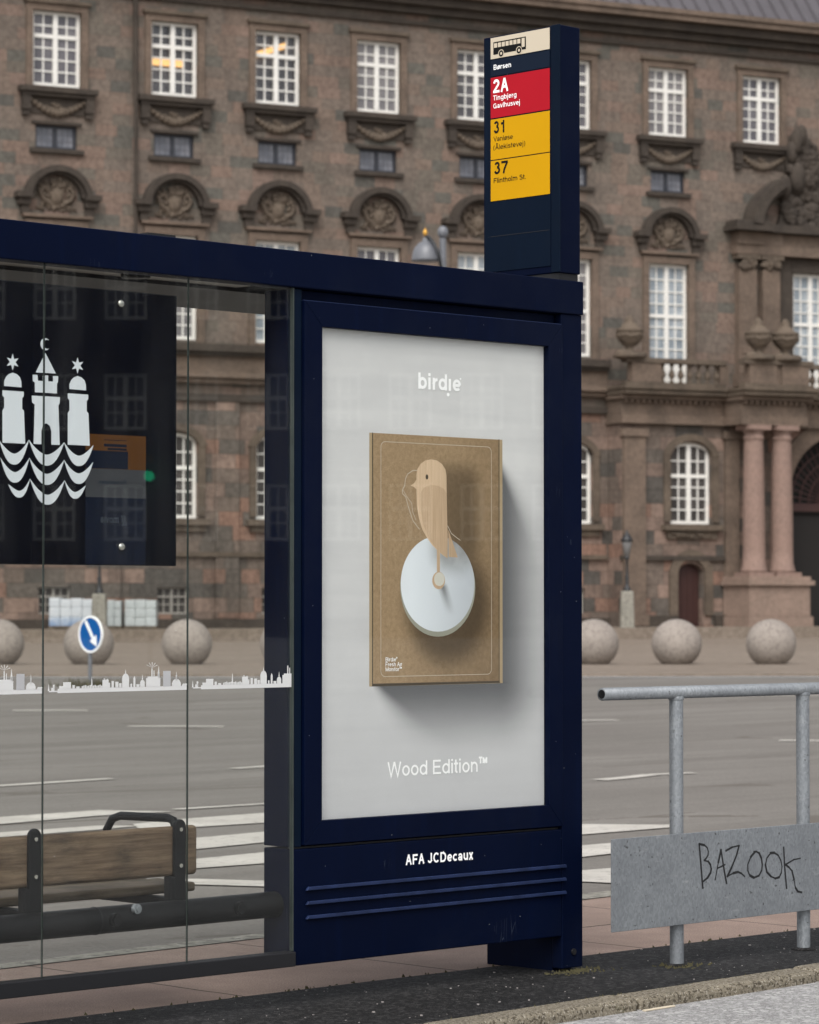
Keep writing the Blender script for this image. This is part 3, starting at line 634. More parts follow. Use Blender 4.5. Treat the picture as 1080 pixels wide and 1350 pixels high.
for x in BAYS[1:]:
    if not 15 < x < 16: place(S0, (x, .12, 17.4))
C0 = window_proto('tall_window', (1.82, 3.75, 1.75, 4, 4, 2, .13, None, None), M['win_white'], M['pane_blue'], (BAYS[0], YW, 10.85))
CX = [x for x in BAYS[1:] if x < 8]; row(C0, [(x, YW, 10.85) for x in CX], [(M['pane_pale'], M['pane_blue'], M['pane'], M['pane_blue'])[i % 4] for i in range(len(CX))])
f, p = casement('balcony_window', 1.82, 4.75, 2.72, 4, 4, 2, .13, None, None, panel=1.0)
BW = f.build('balcony_window', M['win_white'], pal, loc=(11.31, YW, 9.85)); p.build('pane', M['pane_blue'], BW, loc=(0, 0, 0))
place(BW, (18.05, YW, 9.78))
G0 = window_proto('arched_window', (1.78, 3.08, 1.82, 2, 4, 2, .12, None, None, .42), M['win_white'], M['pane_dark'], (BAYS[0] + .05, .15, 4.42))
row(G0, [(x + .05, .15, 4.42) for x in BAYS[1:] if x < 8])
BS = window_proto('basement_window', (1.2, .97, .62, 1, 2, 2, .06, None, None, 0., .07, .035), M['win_dull'], M['pane_dark'], (BAYS[0], .15, .98))
row(BS, [(x, .15, .98) for x in BAYS[1:] if x < 8])

# surrounds: one architrave, sill, swag, hood per bay
def architrave(w, z0, z1, t=.24, pr=.10, head=.34):
    m_ = MB(); m_.box(-w / 2 - t, -w / 2, -pr, .03, z0, z1); m_.box(w / 2, w / 2 + t, -pr, .03, z0, z1); m_.box(-w / 2 - t, w / 2 + t, -pr - .002, .03, z1, z1 + t)
    return m_
def lumps(mb, cx, cz, w, h, n, y, r0, r1, rnd):
    for i in range(n):
        a, q = rnd.uniform(0, 6.28), math.sqrt(rnd.random()); r = rnd.uniform(r0, r1)
        mb.ell((cx + math.cos(a) * q * w, y + rnd.uniform(-.03, .03), cz + math.sin(a) * q * h), (r * rnd.uniform(.8, 1.5), r * .8, r * rnd.uniform(.8, 1.5)), 8, 5)
rnd = random.Random(3)
ar = architrave(1.82, 19.55, 22.29); AR = ar.build('architrave', M['trim'], pal, loc=(BAYS[0], 0, 0))
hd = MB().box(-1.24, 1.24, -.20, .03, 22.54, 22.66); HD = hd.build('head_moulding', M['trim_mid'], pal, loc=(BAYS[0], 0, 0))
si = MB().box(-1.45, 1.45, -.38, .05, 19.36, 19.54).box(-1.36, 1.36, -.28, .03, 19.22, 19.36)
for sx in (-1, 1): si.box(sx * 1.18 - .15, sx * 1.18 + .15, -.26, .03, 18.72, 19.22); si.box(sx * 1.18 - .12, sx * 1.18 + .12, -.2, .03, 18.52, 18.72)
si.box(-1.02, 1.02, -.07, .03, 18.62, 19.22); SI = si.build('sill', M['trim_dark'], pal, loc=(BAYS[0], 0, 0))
sw = MB()
for k in range(13):
    t = k / 12; x = -1.0 + 2 * t; z = 19.08 - .42 * math.sin(math.pi * t); sw.ell((x, -.08, z), (.14, .12, .09 + .06 * math.sin(math.pi * t)), 8, 6)
lumps(sw, 0, 18.85, .55, .14, 22, -.06, .05, .09, rnd)
SWG = sw.build('festoon', M['trim_mid'], pal, loc=(BAYS[0], 0, 0))
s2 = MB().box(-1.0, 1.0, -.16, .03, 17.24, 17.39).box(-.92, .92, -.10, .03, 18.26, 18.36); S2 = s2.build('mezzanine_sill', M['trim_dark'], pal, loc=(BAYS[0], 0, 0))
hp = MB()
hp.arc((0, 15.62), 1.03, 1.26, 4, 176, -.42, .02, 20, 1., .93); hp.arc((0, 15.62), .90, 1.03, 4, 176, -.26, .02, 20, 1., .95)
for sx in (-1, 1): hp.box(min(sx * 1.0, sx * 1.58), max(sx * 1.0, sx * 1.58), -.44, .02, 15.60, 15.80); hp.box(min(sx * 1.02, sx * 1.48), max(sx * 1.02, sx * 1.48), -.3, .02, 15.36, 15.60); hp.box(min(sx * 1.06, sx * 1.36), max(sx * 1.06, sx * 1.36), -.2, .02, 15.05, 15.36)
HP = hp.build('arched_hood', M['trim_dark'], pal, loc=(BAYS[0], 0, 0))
ty = MB(); ty.ell((0, -.04, 15.72), (.26, .16, .34), 12, 8); lumps(ty, 0, 15.85, .74, .5, 120, -.05, .035, .09, rnd); lumps(ty, 0, 16.18, .26, .14, 24, -.1, .04, .08, rnd); lumps(ty, 0, 15.32, .8, .10, 40, -.05, .035, .07, rnd)
for sx in (-1, 1): ty.tube([(sx * .28, -.1, 15.45), (sx * .52, -.12, 15.6), (sx * .62, -.12, 15.85), (sx * .45, -.12, 16.05), (sx * .36, -.1, 15.9)], [.06, .07, .06, .05, .04], 7)
TY = ty.build('carved_tympanum', M['trim_mid'], pal, loc=(BAYS[0], 0, 0))
a3 = architrave(1.82, 10.75, 14.60, .26, .12); a3.box(-1.3, 1.3, -.24, .03, 14.95, 15.05); A3 = a3.build('tall_architrave', M['trim'], pal, loc=(BAYS[0], 0, 0))
ag = MB(); ag.box(-1.16, -.9, -.1, .03, 4.5, 7.05); ag.box(.9, 1.16, -.1, .03, 4.5, 7.05); ag.arc((0, 6.72), 1.0, 1.30, 18, 162, -.12, .03, 14, 1., .85)
ag.box(-1.3, 1.3, -.3, .05, 4.18, 4.40); ag.box(-1.15, 1.15, -.16, .03, 3.95, 4.18); AG = ag.build('ground_surround', M['trim_mid'], pal, loc=(BAYS[0] + .05, 0, 0))
for x in BAYS[1:]:
    for pr_ in (AR, HD, SI, SWG) + (() if 15 < x < 16 else (S2,)): place(pr_, (x, 0, 0))
    if x < 14: place(HP, (x, 0, 0)); place(TY, (x, 0, 0)); place(A3, (x, 0, 0))
    if x < 8: place(AG, (x + .05, 0, 0))
# bands, cornice, roof, pipes
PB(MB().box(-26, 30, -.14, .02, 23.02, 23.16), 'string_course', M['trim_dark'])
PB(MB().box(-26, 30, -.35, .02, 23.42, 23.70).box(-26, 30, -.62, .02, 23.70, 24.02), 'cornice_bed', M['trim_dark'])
PB(MB().box(-26, 30, -.92, .3, 24.03, 24.26).box(-26, 30, -1.02, .3, 24.26, 24.44), 'cornice', M['trim'])
rf = MB().add([(-26, -.7, 24.47), (30, -.7, 24.47), (30, 6.2, 33), (-26, 6.2, 33)], [(0, 1, 2, 3)]); rf.add([(-26, 13, 33), (30, 13, 33), (30, 6.2, 33), (-26, 6.2, 33)], [(0, 1, 2, 3)])
for k in range(90):
    x = -25.5 + k * .62; rf.add([(x - .04, -.72, 24.49), (x + .04, -.72, 24.49), (x + .04, 6.15, 33.05), (x - .04, 6.15, 33.05), (x, -.80, 24.55), (x, 6.08, 33.11)], [(0, 4, 5, 3), (4, 1, 2, 5)])
PB(rf, 'roof', M['slate'])
PB(MB().box(-26, 8.5, -.42, .02, 10.44, 10.72).box(-26, 8.5, -.28, .02, 10.30, 10.44), 'balcony_band', M['trim_dark'])
PB(MB().box(-26, 8.5, -.10, .02, 9.72, 10.30), 'blind_parapet', M['trim'])
PB(MB().box(-26, 8.5, -.48, .02, 9.50, 9.70).box(-26, 8.5, -.30, .02, 9.30, 9.50), 'ledge', M['trim'])
PB(MB().box(-26, 8.5, -.16, .02, 8.66, 8.92), 'lower_ledge', M['trim_dark'])
PB(MB().box(-26, 8.5, -.16, .02, 3.05, 3.22), 'base_moulding', M['trim_mid'])
PB(MB().box(-26, 8.5, -.22, .02, .3, .80), 'plinth', M['trim_dark'])
PB(MB().tube([(-11.05, -.16, 23.0), (-11.05, -.16, 19.8), (-11.02, -.16, 19.0), (-11.05, -.16, 9.0)], [.10, .10, .07, .07], 8), 'drainpipe', M['trim_dark'])
for x in (-12.0, -7.42, 4.95, 9.2):                        # flat pilaster strips of the ground floor
    if x < 8: PB(MB().box(x - .45, x + .45, -.12, .02, .82, 8.64), 'ground_pilaster', M['wall_low'])

# ---- portal: the porch that stands forward, its columns, arch and balustrade
PY = -1.0
ph = [(10.77, 12.60, 4.43, 7.58), (11.07, 12.24, .46, 2.90), (16.28, 21.2, .46, 8.02)]
pc = MB(); wall(pc, 8.55, 29, .46, 8.25, PY, .6, ph); pc.add([(8.55, PY, .46), (8.55, PY, 8.25), (8.55, 0, 8.25), (8.55, 0, .46)], [(0, 1, 2, 3)])
spandrel(pc, 10.77, 12.60, 7.58, .45, PY + .003, PY + .4); spandrel(pc, 11.07, 12.24, 2.9, .45, PY + .003, PY + .4); spandrel(pc, 16.28, 21.2, 8.02, 2.2, PY + .003, PY + .5)
PB(pc, 'porch_wall', M['wall_low'])
f, p = casement('x', 1.83, 3.15, 1.86, 2, 4, 2, .12, None, None, .45); pw = f.build('arched_window', M['win_white'], pal, loc=(11.685, PY + .15, 4.43)); p.build('pane', M['pane_dark'], pw, loc=(0, 0, 0))
dr = MB().box(11.09, 12.22, PY + .3, PY + .4, .46, 2.9)
for k in range(4): dr.box(11.13 + k * .28, 11.13 + k * .28 + .22, PY + .28, PY + .3, .6, 2.7)
PB(dr, 'door', M['door_red'])
ds = MB().arc((11.655, 2.45), .62, .98, 0, 180, PY - .12, PY + .02, 16); ds.box(10.68, 11.04, PY - .12, PY + .02, .9, 2.45); ds.box(12.27, 12.63, PY - .12, PY + .02, .9, 2.45); PB(ds, 'door_surround', M['trim_mid'])
ws = MB().box(10.35, 13.0, PY - .32, PY + .03, 4.18, 4.40).box(10.55, 12.8, PY - .15, PY + .02, 3.86, 4.18); lumps(ws, 11.68, 4.02, .9, .12, 26, PY - .16, .06, .1, rnd); PB(ws, 'window_sill', M['trim_mid'])
wa = MB().arc((11.685, 6.80), 1.0, 1.3, 15, 165, PY - .12, PY + .02, 16, 1., .86); wa.box(10.45, 10.74, PY - .1, PY + .02, 4.5, 7.1); wa.box(12.63, 12.92, PY - .1, PY + .02, 4.5, 7.1); PB(wa, 'window_surround', M['trim_mid'])
for x, w in ((9.08, .95), (13.5, .62)):
    PB(MB().box(x - w / 2, x + w / 2, PY - .18, PY + .02, .95, 7.75).box(x - w / 2 - .1, x + w / 2 + .1, PY - .26, PY + .02, 7.76, 8.05).box(x - w / 2 - .1, x + w / 2 + .1, PY - .26, PY + .02, .5, .94), 'porch_pilaster', M['trim'])
PB(MB().box(8.5, 13.2, PY - .14, PY + .02, 3.02, 3.2).box(8.5, 11.0, PY - .2, PY + .02, .46, .9).box(12.7, 13.2, PY - .2, PY + .02, .46, .9), 'porch_plinth', M['trim_dark'])
en = MB()
for x0, x1, yf in ((8.45, 13.05, PY - .28), (13.05, 16.1, PY - 1.55), (16.1, 29, PY - .28)):
    en.box(x0, x1, yf, 0.0, 8.26, 8.62); en.box(x0 + .02, x1, yf + .08, 0.0, 8.63, 9.18)
    en.box(x0 - .1, x1 + .1, yf - .18, 0.0, 9.19, 9.36); 
    for k in range(int((x1 - x0) / .26)): en.box(x0 + .05 + k * .26, x0 + .2 + k * .26, yf - .10, yf + .08, 9.06, 9.17)
PB(en, 'entablature', M['trim'])
ec = MB()
for x0, x1, yf in ((8.3, 12.9, PY - .75), (12.9, 16.25, PY - 2.0), (16.25, 29, PY - .75)): ec.box(x0, x1, yf, 0., 9.37, 9.56); ec.box(x0 - .06, x1 + .06, yf - .1, 0., 9.56, 9.66)
PB(ec, 'porch_cornice', M['trim_mid'])
YB = PY - .35
br = MB()
for x0, x1, yf in ((8.5, 13.0, YB), (13.0, 16.2, PY - 1.6), (16.2, 29, YB)): br.box(x0, x1, yf - .24, yf + .24, 10.58, 10.76); br.box(x0, x1, yf - .2, yf + .2, 9.67, 9.84)
PB(br, 'balustrade_rail', M['trim_mid'])
for x0, x1, yf in ((8.75, 10.05, YB), (12.72, 13.1, YB), (13.25, 14.5, PY - 1.6), (14.75, 16.0, PY - 1.6), (14.51, 14.74, PY - 1.5), (16.2, 16.55, YB)):
    PB(MB().box(x0, x1, yf - .19, yf + .19, 9.845, 10.575), 'balustrade_pier', M['trim'])
bl = MB().lathe([(.09, 0), (.09, .05), (.05, .09), (.05, .14), (.135, .27), (.12, .36), (.055, .5), (.045, .6), (.085, .63), (.085, .735)], (0, 0, 0), 12)
xs = [10.22 + k * .405 for k in range(7)] + [16.72 + k * .405 for k in range(10)]
B0 = bl.build('baluster', M['trim_mid'], pal, loc=(xs[0], YB, 9.843))
for x in xs[1:]: place(B0, (x, YB, 9.843))
cp = [(.52, 0), (.52, .12), (.47, .16), (.49, .26), (.44, .32), (.435, .9), (.43, 2.2), (.405, 3.6), (.375, 5.0), (.37, 5.12), (.41, 5.16), (.41, 5.22), (.37, 5.25), (.37, 5.38), (.47, 5.5)]
colm = MB().lathe([(r, z) for r, z in cp], (0, 0, 0), 28); colm.box(-.5, .5, -.5, .5, 5.5, 5.69); colm.box(-.55, .55, -.55, .55, -.16, .0)
C1 = colm.build('column', M['column'], pal, loc=(13.80, -2.2, 2.56)); place(C1, (15.09, -2.2, 2.56))
pdm = MB().box(13.05, 16.0, -3.0, PY - .05, .46, .85).box(13.13, 15.92, -2.9, PY - .05, .86, 2.05).box(13.0, 16.05, -3.05, PY - .05, 2.06, 2.24).box(13.1, 15.95, -2.92, PY - .05, 2.245, 2.40); PB(pdm, 'column_pedestal', M['pedestal'])
PB(MB().arc((18.74, 5.82), 2.20, 2.85, 90, 180, PY - .1, PY + .02, 24, 1.12, 1.), 'arch_moulding', M['trim'])
PB(MB().box(16.2, 21.4, -.42, .04, .46, 8.0).box(16.5, 21, -.5, -.42, 4.9, 5.2), 'gateway_void', M['void'])
gl = MB()
for k in range(13):
    a = R(90 + k * 7.5); gl.tube([(18.74, -.55, 5.3), (18.74 + 2.4 * math.cos(a), -.55, 5.3 + 2.5 * math.sin(a))], .03, 5)
for k in range(1, 6): gl.arc((18.74, 5.3), k * .42, k * .42 + .05, 90, 180, -.57, -.53, 12)
gl.box(16.3, 21, -.6, -.5, 5.0, 5.28)
PB(gl, 'gateway_grille', M['door_red'])
un = [(.20, 0), (.42, .0), (.42, .1), (.3, .18), (.16, .26), (.14, .36), (.30, .48), (.46, .66), (.50, .82), (.45, .92), (.54, .98), (.52, 1.08), (.34, 1.14), (.3, 1.26), (.16, 1.32), (.19, 1.42), (.12, 1.52), (.05, 1.62)]
um = MB().lathe(un, (0, 0, 0), 18); r3 = random.Random(5)
for k in range(24):
    a = 6.28 * k / 24; um.ell((.46 * math.cos(a), .46 * math.sin(a), .78 + .1 * r3.random()), (.09, .09, .1), 7, 5)
um.ell((0, 0, .04), (.72, .5, .16), 12, 6); um.ell((-.35, -.1, .12), (.3, .25, .16), 10, 6); um.ell((.38, -.1, .1), (.3, .25, .14), 10, 6)
U0 = um.build('urn', M['trim_mid'], pal, loc=(8.75, YB, 10.77)); place(U0, (13.78, PY - 1.6, 10.77)); place(U0, (15.02, PY - 1.6, 10.77))
# the window bay above the portal: pilasters, entablature, broken pediment with carved figures
for x0, x1 in ((14.38, 15.2), (15.5, 16.3)):
    PB(MB().box(x0, x1, -.34, .02, 10.4, 14.55).box(x0 - .1, x1 + .1, -.42, .02, 9.9, 10.38).box(x0 + .12, x1 - .12, -.37, -.34, 11.2, 13.2), 'portal_pilaster', M['trim'])
    cm = MB().box(x0 - .12, x1 + .12, -.46, .02, 14.95, 15.12); lumps(cm, (x0 + x1) / 2, 14.78, .38, .2, 22, -.36, .09, .15, rnd); PB(cm, 'carved_capital', M['trim_mid'])
PB(MB().box(16.42, 17.08, -.1, .3, 9.9, 15.1).box(17.0, 19.2, -.12, .1, 14.54, 15.1), 'window_recess', M['trim_dark'])
PB(MB().box(14.2, 22.5, -.48, .02, 15.13, 15.50).box(14.2, 15.4, -.56, .02, 15.51, 16.0).box(15.4, 16.35, -.48, .02, 15.51, 16.0).box(16.35, 22, -.36, .02, 15.51, 16.0), 'portal_entablature', M['trim'])
PB(MB().box(13.85, 15.6, -1.0, .02, 16.02, 16.22).box(13.95, 15.5, -.86, .02, 16.22, 16.42).box(15.6, 23, -.72, .02, 16.02, 16.34), 'portal_cornice', M['trim_dark'])
pm = MB(); pm.arc((17.6, 16.2), 2.35, 2.75, 118, 177, -.95, .02, 14, 1.05, .82); pm.arc((17.6, 16.2), 2.1, 2.35, 118, 177, -.6, .02, 14, 1.05, .82)
PB(pm, 'broken_pediment', M['trim_dark'])
pg = MB(); lumps(pg, 17.6, 17.3, 1.25, 1.0, 210, -.25, .06, .2, rnd); lumps(pg, 17.5, 18.9, .7, .95, 170, -.35, .06, .19, rnd)
pg.prism([(16.3, 16.34), (18.9, 16.34), (18.4, 18.2), (17.9, 19.9), (17.2, 20.0), (16.9, 18.4)], -.2, .02)
for a, b, c in ((16.85, 19.3, .3), (17.3, 20.0, .3), (17.1, 18.3, .42), (16.5, 17.9, .33)): pg.ell((a, -.4, b), (c * .8, c * .7, c * 1.5), 12, 8)
pg.lathe([(.3, 0), (.2, .3), (.32, .6), (.12, .9), (.03, 1.2)], (17.05, -.4, 19.3), 10)
PB(pg, 'carved_figures', M['trim_dark'])
# rooms with a burning ceiling lamp behind two of the top floor windows
for i, lab, (a0, a1, zz, tl) in ((1, 'warm yellow tube lamp glowing level behind the second top floor window from the left', (-.74, .46, 20.75, .0), ),
                                (2, 'warm yellow tube lamp glowing aslant behind the third top floor window from the left', (-.80, .44, 21.30, .46))):
    x = BAYS[i]
    PB(MB().box(x - .9, x + .9, .40, .50, 19.64, 22.28), 'room_blind', M['pane'])
    lm = MB().prism([(x + a0, zz), (x + a1, zz + tl), (x + a1, zz + tl + .22), (x + a0, zz + .22)], .29, .36)
    solo(lm, 'ceiling_lamp', M['lit_warm'], PF, lab, 'lamp', (x, .3, zz))

# ------------------------------------------------------------------ things on the square
BL = [(-8.90, 'pale granite sphere bollard cut by the left edge of the photo'), (-6.96, 'pale granite sphere bollard behind the round blue arrow sign'), (-4.83, 'pale granite sphere bollard behind the glass joint, right of the blue arrow sign'),
      (-2.70, 'granite sphere bollard of which only a sliver shows beside the poster column'), (-.55, 'granite sphere bollard hidden behind the left half of the poster'), (1.75, 'granite sphere bollard hidden behind the right half of the poster'),
      (4.01, 'pale granite sphere bollard half hidden behind the right edge of the navy bus stop column'), (5.82, 'pale granite sphere bollard in front of the small dark red door'), (7.88, 'pale granite sphere bollard in front of the pink column pedestal')]
sb = MB().ell((0, 0, .51), (.545, .545, .535), 48, 28); sb.lathe([(.26, -.04), (.26, .02), (.2, .03)], (0, 0, .045), 24)
first = None
for x, lab in BL:
    if first is None: first = sb.build('stone_ball', M['granite_ball']); o = first
    else: o = first.copy(); COL.objects.link(o)
    o.location = (x, 66 + .02 * x, -.02); o.rotation_euler = (0, 0, x * 1.7); tag(o, lab, 'bollard', 'granite ball bollards in a row')
def pallet(x0, x1, h, mat, lab):
    xc = (x0 + x1) / 2; t = thing('wrapped_pallet', lab, 'pallet', WF, (xc, 106, .46), 'wrapped pallets by the palace wall')
    b = MB(); w = x1 - x0; n = max(2, int(w / .35))
    for i in range(n):
        for j in range(3): b.box(x0 + w * i / n, x0 + w * (i + 1) / n - .003, 105.9 + random.uniform(0, .05), 106.8, .56 + j * (h - .1) / 3, .56 + (j + 1) * (h - .1) / 3 - .003 + (random.uniform(-.05, .02) if j == 2 else 0))
    b.build('wrapped_load', mat, t, bevel=.03)
    p_ = MB().box(x0 - .03, x1 + .03, 105.88, 106.82, .5, .555)
    for k in range(3): p_.box(x0 + (w - .12) * k / 2, x0 + (w - .12) * k / 2 + .12, 105.88, 106.82, .461, .499)
    p_.build('pallet_base', M['plank_pale'], t)
pallet(-12.58, -11.05, 1.08, M['wrap'], 'blue and white plastic wrapped load on a pallet, widest of the three')
pallet(-10.55, -10.06, 1.03, M['wrap_pale'], 'narrow pale wrapped load on a pallet just right of the lamp pedestal')
pallet(-9.94, -8.84, 1.03, M['wrap_pale'], 'pale grey green wrapped load beside the barred basement window')
def lantern(x, y, z0, hp, htot, lab):
    t = thing('lamp_post', lab, 'lamp post', WF, (x, y, z0), 'lantern posts on stone pedestals')
    p_ = MB().box(x - .36, x + .36, y - .36, y + .36, z0, z0 + .22); a, b = .27, .23
    p_.add([(x - a, y - a, z0 + .22), (x + a, y - a, z0 + .22), (x + a, y + a, z0 + .22), (x - a, y + a, z0 + .22), (x - b, y - b, z0 + hp), (x + b, y - b, z0 + hp), (x + b, y + b, z0 + hp), (x - b, y + b, z0 + hp)], [(0, 1, 5, 4), (1, 2, 6, 5), (2, 3, 7, 6), (3, 0, 4, 7), (4, 5, 6, 7)])
    p_.build('pedestal', M['ped_grey'], t, bevel=.05)
    z1 = z0 + hp; L = htot - hp
    MB().lathe([(.16, 0), (.16, .06), (.09, .14), (.06, .3), (.08, .5), (.05, .6), (.045, L * .5), (.10, L * .53), (.10, L * .56)], (x, y, z1), 12).build('post', M['lamp_dark'], t)
    MB().lathe([(.10, L * .56), (.19, L * .80), (.19, L * .81)], (x, y, z1), 8).build('lantern_glass', M['lamp_glass'], t)
    MB().lathe([(.23, L * .81), (.22, L * .84), (.12, L * .92), (.06, L * .94), (.05, L * .98), (.01, L)], (x, y, z1), 8).build('lantern_cap', M['lamp_dark'], t)
lantern(8.10, 113.0, .045, 1.78, 4.05, 'dark lantern post on a pale pedestal by the porch, left of the red door')
lantern(-10.66, 104.3, .2, 1.5, 4.0, 'dark lantern post on a pale pedestal between the wrapped pallets')
t = thing('street_lamp', 'grey bell shaped street lamp with gold finial rising behind the shelter roof', 'street lamp', WF, (.55, 50, 0))
MB().tube([(.55, 50, 0), (.55, 50, 1.2), (.55, 50, 3.), (.55, 50, 7.4)], [.11, .08, .07, .055], 12).build('pole', M['lamp_grey'], t)
MB().ell((.55, 50, 7.50), (.09, .09, .11), 12, 8).build('pole_ball', M['lamp_grey'], t)
MB().lathe([(.245, 7.02), (.245, 7.05), (.235, 7.13), (.20, 7.24), (.13, 7.32), (.07, 7.35), (.06, 7.40), (.03, 7.43)], (.28, 50, 0), 24).build('lamp_shade', M['lamp_grey'], t)
MB().lathe([(.02, 7.43), (.03, 7.46), (.045, 7.50), (.02, 7.54), (.004, 7.58)], (.26, 50, 0), 10).build('finial', M['gold'], t)
MB().tube([(.27, 49.98, 7.43), (.33, 49.88, 7.40), (.41, 49.76, 7.28), (.48, 49.74, 7.10), (.51, 49.8, 6.95), (.54, 49.94, 6.80)], .027, 8).build('arm', M['lamp_dark'], t)
t = thing('traffic_sign', 'round blue sign with a white arrow pointing down right on a thin grey pole', 'road sign', WF, (-5.27, 50.1, 0))
MB().tube([(-5.27, 50.1, 0), (-5.27, 50.1, 1.05)], .035, 10).build('pole', M['lamp_grey'], t)
yaw = R(-44)
def disc(mb, c, r, y0, y1, n=36):
    pts = [(c[0] + r * math.cos(6.28319 * i / n), c[1] + r * math.sin(6.28319 * i / n)) for i in range(n)]; return mb.prism(pts, y0, y1)
d = disc(MB(), (0, 0), .285, -.012, .0).build('sign_face', M['sign_blue'], t, loc=(.02, -.05, .86)); d.rotation_euler = (0, 0, yaw)
rm = MB().arc((0, 0), .272, .305, 0, 360, -.02, .004, 36).build('sign_rim', M['white_print'], d, loc=(0, 0, 0))
arw = MB().prism([(-.15, .20), (-.105, .235), (.09, -.05), (.145, -.01), (.16, -.20), (-.01, -.115), (.045, -.08)], -.018, -.012).build('arrow', M['white_print'], d, loc=(0, 0, 0))

# ------------------------------------------------------------------ bus shelter
sh = thing('bus_shelter', 'dark navy bus shelter roof with clear glass back panels left of the poster', 'bus shelter', SH, (-2.4, .4, 0))
SL = -3.62
MB().box(SL, .117, -.012, .07, 2.458, 2.584).build('fascia', M['navy'], sh, bevel=.004)
rfm = MB().box(SL, .117, .072, .84, 2.535, 2.572).build('roof', M['navy'], sh)
MB().box(SL, -1.37, .072, .27, 2.475, 2.533).build('soffit', M['roof_under'], sh)
MB().box(SL, -.2, .272, .84, 2.462, 2.533).build('inner_soffit', M['roof_dark'], sh)
MB().lathe([(.05, -.012), (.05, 0.), (.04, .0)], (-1.9, .17, 2.474), 20).build('soffit_light', M['dark_metal'], sh)
MB().box(-1.98, -1.86, .01, .05, 2.5845, 2.594).build('roof_cap', M['black_rubber'], sh)
ob_edges = [-3.605, -3.007, -2.409, -1.811, -1.347]
SKY = []
def skyline(x0, x1, z0, y):
    """city silhouette printed once per pane: (u, w, h) blocks, then spires and domes; 191 units make one pane"""
    k = .598 / 191; kz = k * .78; m_ = MB(); g = MB(); Y0, Y1 = y, y + .0006
    lim = x1 - .004
    def bxx(u, w, h, b=0., mb=m_):
        a, e = x0 + u * k, min(x0 + (u + w) * k, lim)
        if e > a: mb.box(a, e, Y0, Y1, z0 + b * kz, z0 + h * kz)
    def tri(u, w, b, h):
        a = x0 + u * k
        if a + w * k / 2 < lim: m_.prism([(a - w * k / 2, z0 + b * kz), (a + w * k / 2, z0 + b * kz), (a, z0 + h * kz)], Y0, Y1)
    def dome(u, r, b, sq=1.):
        if x0 + (u + r) * k < lim: m_.prism([(x0 + (u + r * math.cos(R(a))) * k, z0 + (b + sq * r * math.sin(R(a))) * kz) for a in range(0, 181, 15)], Y0, Y1)
    bxx(18, 171, 5.5); bxx(7, 11, 3, 1.5); bxx(10, 4, 7, 3); bxx(12, 2, 11, 5); tri(6.5, 2, 3, 12); bxx(25, 10, 14, 5); bxx(20, 5, 9, 5); bxx(37, 3, 10, 5); bxx(42, 4, 8, 5)
    for i in range(13): bxx(49 + i * 2.1, 1.5, 8.3 + (i % 3) * .6, 5)
    tri(62, 2, 8, 21); bxx(76, 8, 16, 5); bxx(84, 2, 12, 5); bxx(88, 3, 14, 5); bxx(93, 4, 13, 5); bxx(98, 3, 11, 5); bxx(78, 1, 18, 16); bxx(82, 1, 17, 16)
    bxx(102, 9, 17, 5); dome(106.5, 4.4, 17, 1.5); tri(106.5, 1.6, 22, 29); bxx(113, 2, 10, 5); bxx(117, 2.4, 17, 5); tri(118.2, 2.4, 17, 20); bxx(121, 4, 9, 5)
    bxx(126, 6, 12, 5); dome(129, 2.6, 12); tri(129, 1.4, 15, 22); bxx(134, 19, 17, 5); bxx(136, 16, 19, 17); bxx(141, 1.4, 30, 19); bxx(144, 1.0, 27, 19); tri(150.8, 3, 19, 33); bxx(149.6, 2.4, 22, 17)
    for a in (25, 55, 85, 115, 145):
        cx, cz = x0 + 141.7 * k, z0 + 24 * k
        if cx + .03 < lim: m_.prism([(cx, cz), (cx + .026 * math.cos(R(a)), cz + .018 * math.sin(R(a))), (cx + .026 * math.cos(R(a + 5)), cz + .018 * math.sin(R(a + 5)))], Y0 - .0002, Y1)
    bxx(157, 10, 26, 5, g); bxx(169, 12, 10, 5); dome(175, 5.4, 10, .9); tri(175, 1.6, 14, 25); bxx(174.2, 1.6, 20, 12); dome(185, 1.6, 7); dome(188, 1.6, 7); bxx(183, 6, 7, 5)
    return m_, g
for i in range(4):
    a, b = ob_edges[i], ob_edges[i + 1]
    pn = MB(); pn.box(a + .0018, b - .0018, 0., .006, .172, 2.458)
    for fi in (0, 1, 3, 5): pn.mi[fi] = 1
    g_ = pn.build('glass_panel', [M['glass'], M['edge_glass']], sh)
    m_, gg = skyline(a if b - a > .5 else a - .0, b, 1.088, -.0008)
    if i == 3: pass
    m_.build('skyline_sticker', M['sticker_white'], g_); gg.build('tower_sticker', M['sticker_grey'], g_)
MB().box(SL, -1.3455, -.02, .035, .138, .188).build('bottom_rail', M['black_rubber'], sh, bevel=.003)
MB().box(-1.3475, -1.3445, -.006, .012, .19, 2.456).build('glass_edge_strip', M['edge_glass'], sh)
MB().box(SL, SL + .06, -.01, .12, 0, 2.457).build('post', M['navy'], sh, bevel=.003)
bm_ = MB().tube([(SL + .06, .085, .342), (-1.348, .085, .342)], .0445, 24).build('beam', M['dark_metal'], sh)
for x, z, m_ in ((-2.085, .345, 'dark_metal'), (-1.996, .375, 'galv'), (-1.55, .345, 'dark_metal')):
    MB().tube([(x, .03, z), (x, .046, z)], .0225 if m_ != 'galv' else .016, 18).tube([(x, .024, z), (x, .031, z)], .017 if m_ != 'galv' else .009, 18).build('beam_bolt', M[m_], bm_)
MB().tube([(-2.137, .085, .342), (-2.133, .085, .342)], .0462, 24).build('beam_joint', M['black_rubber'], bm_)

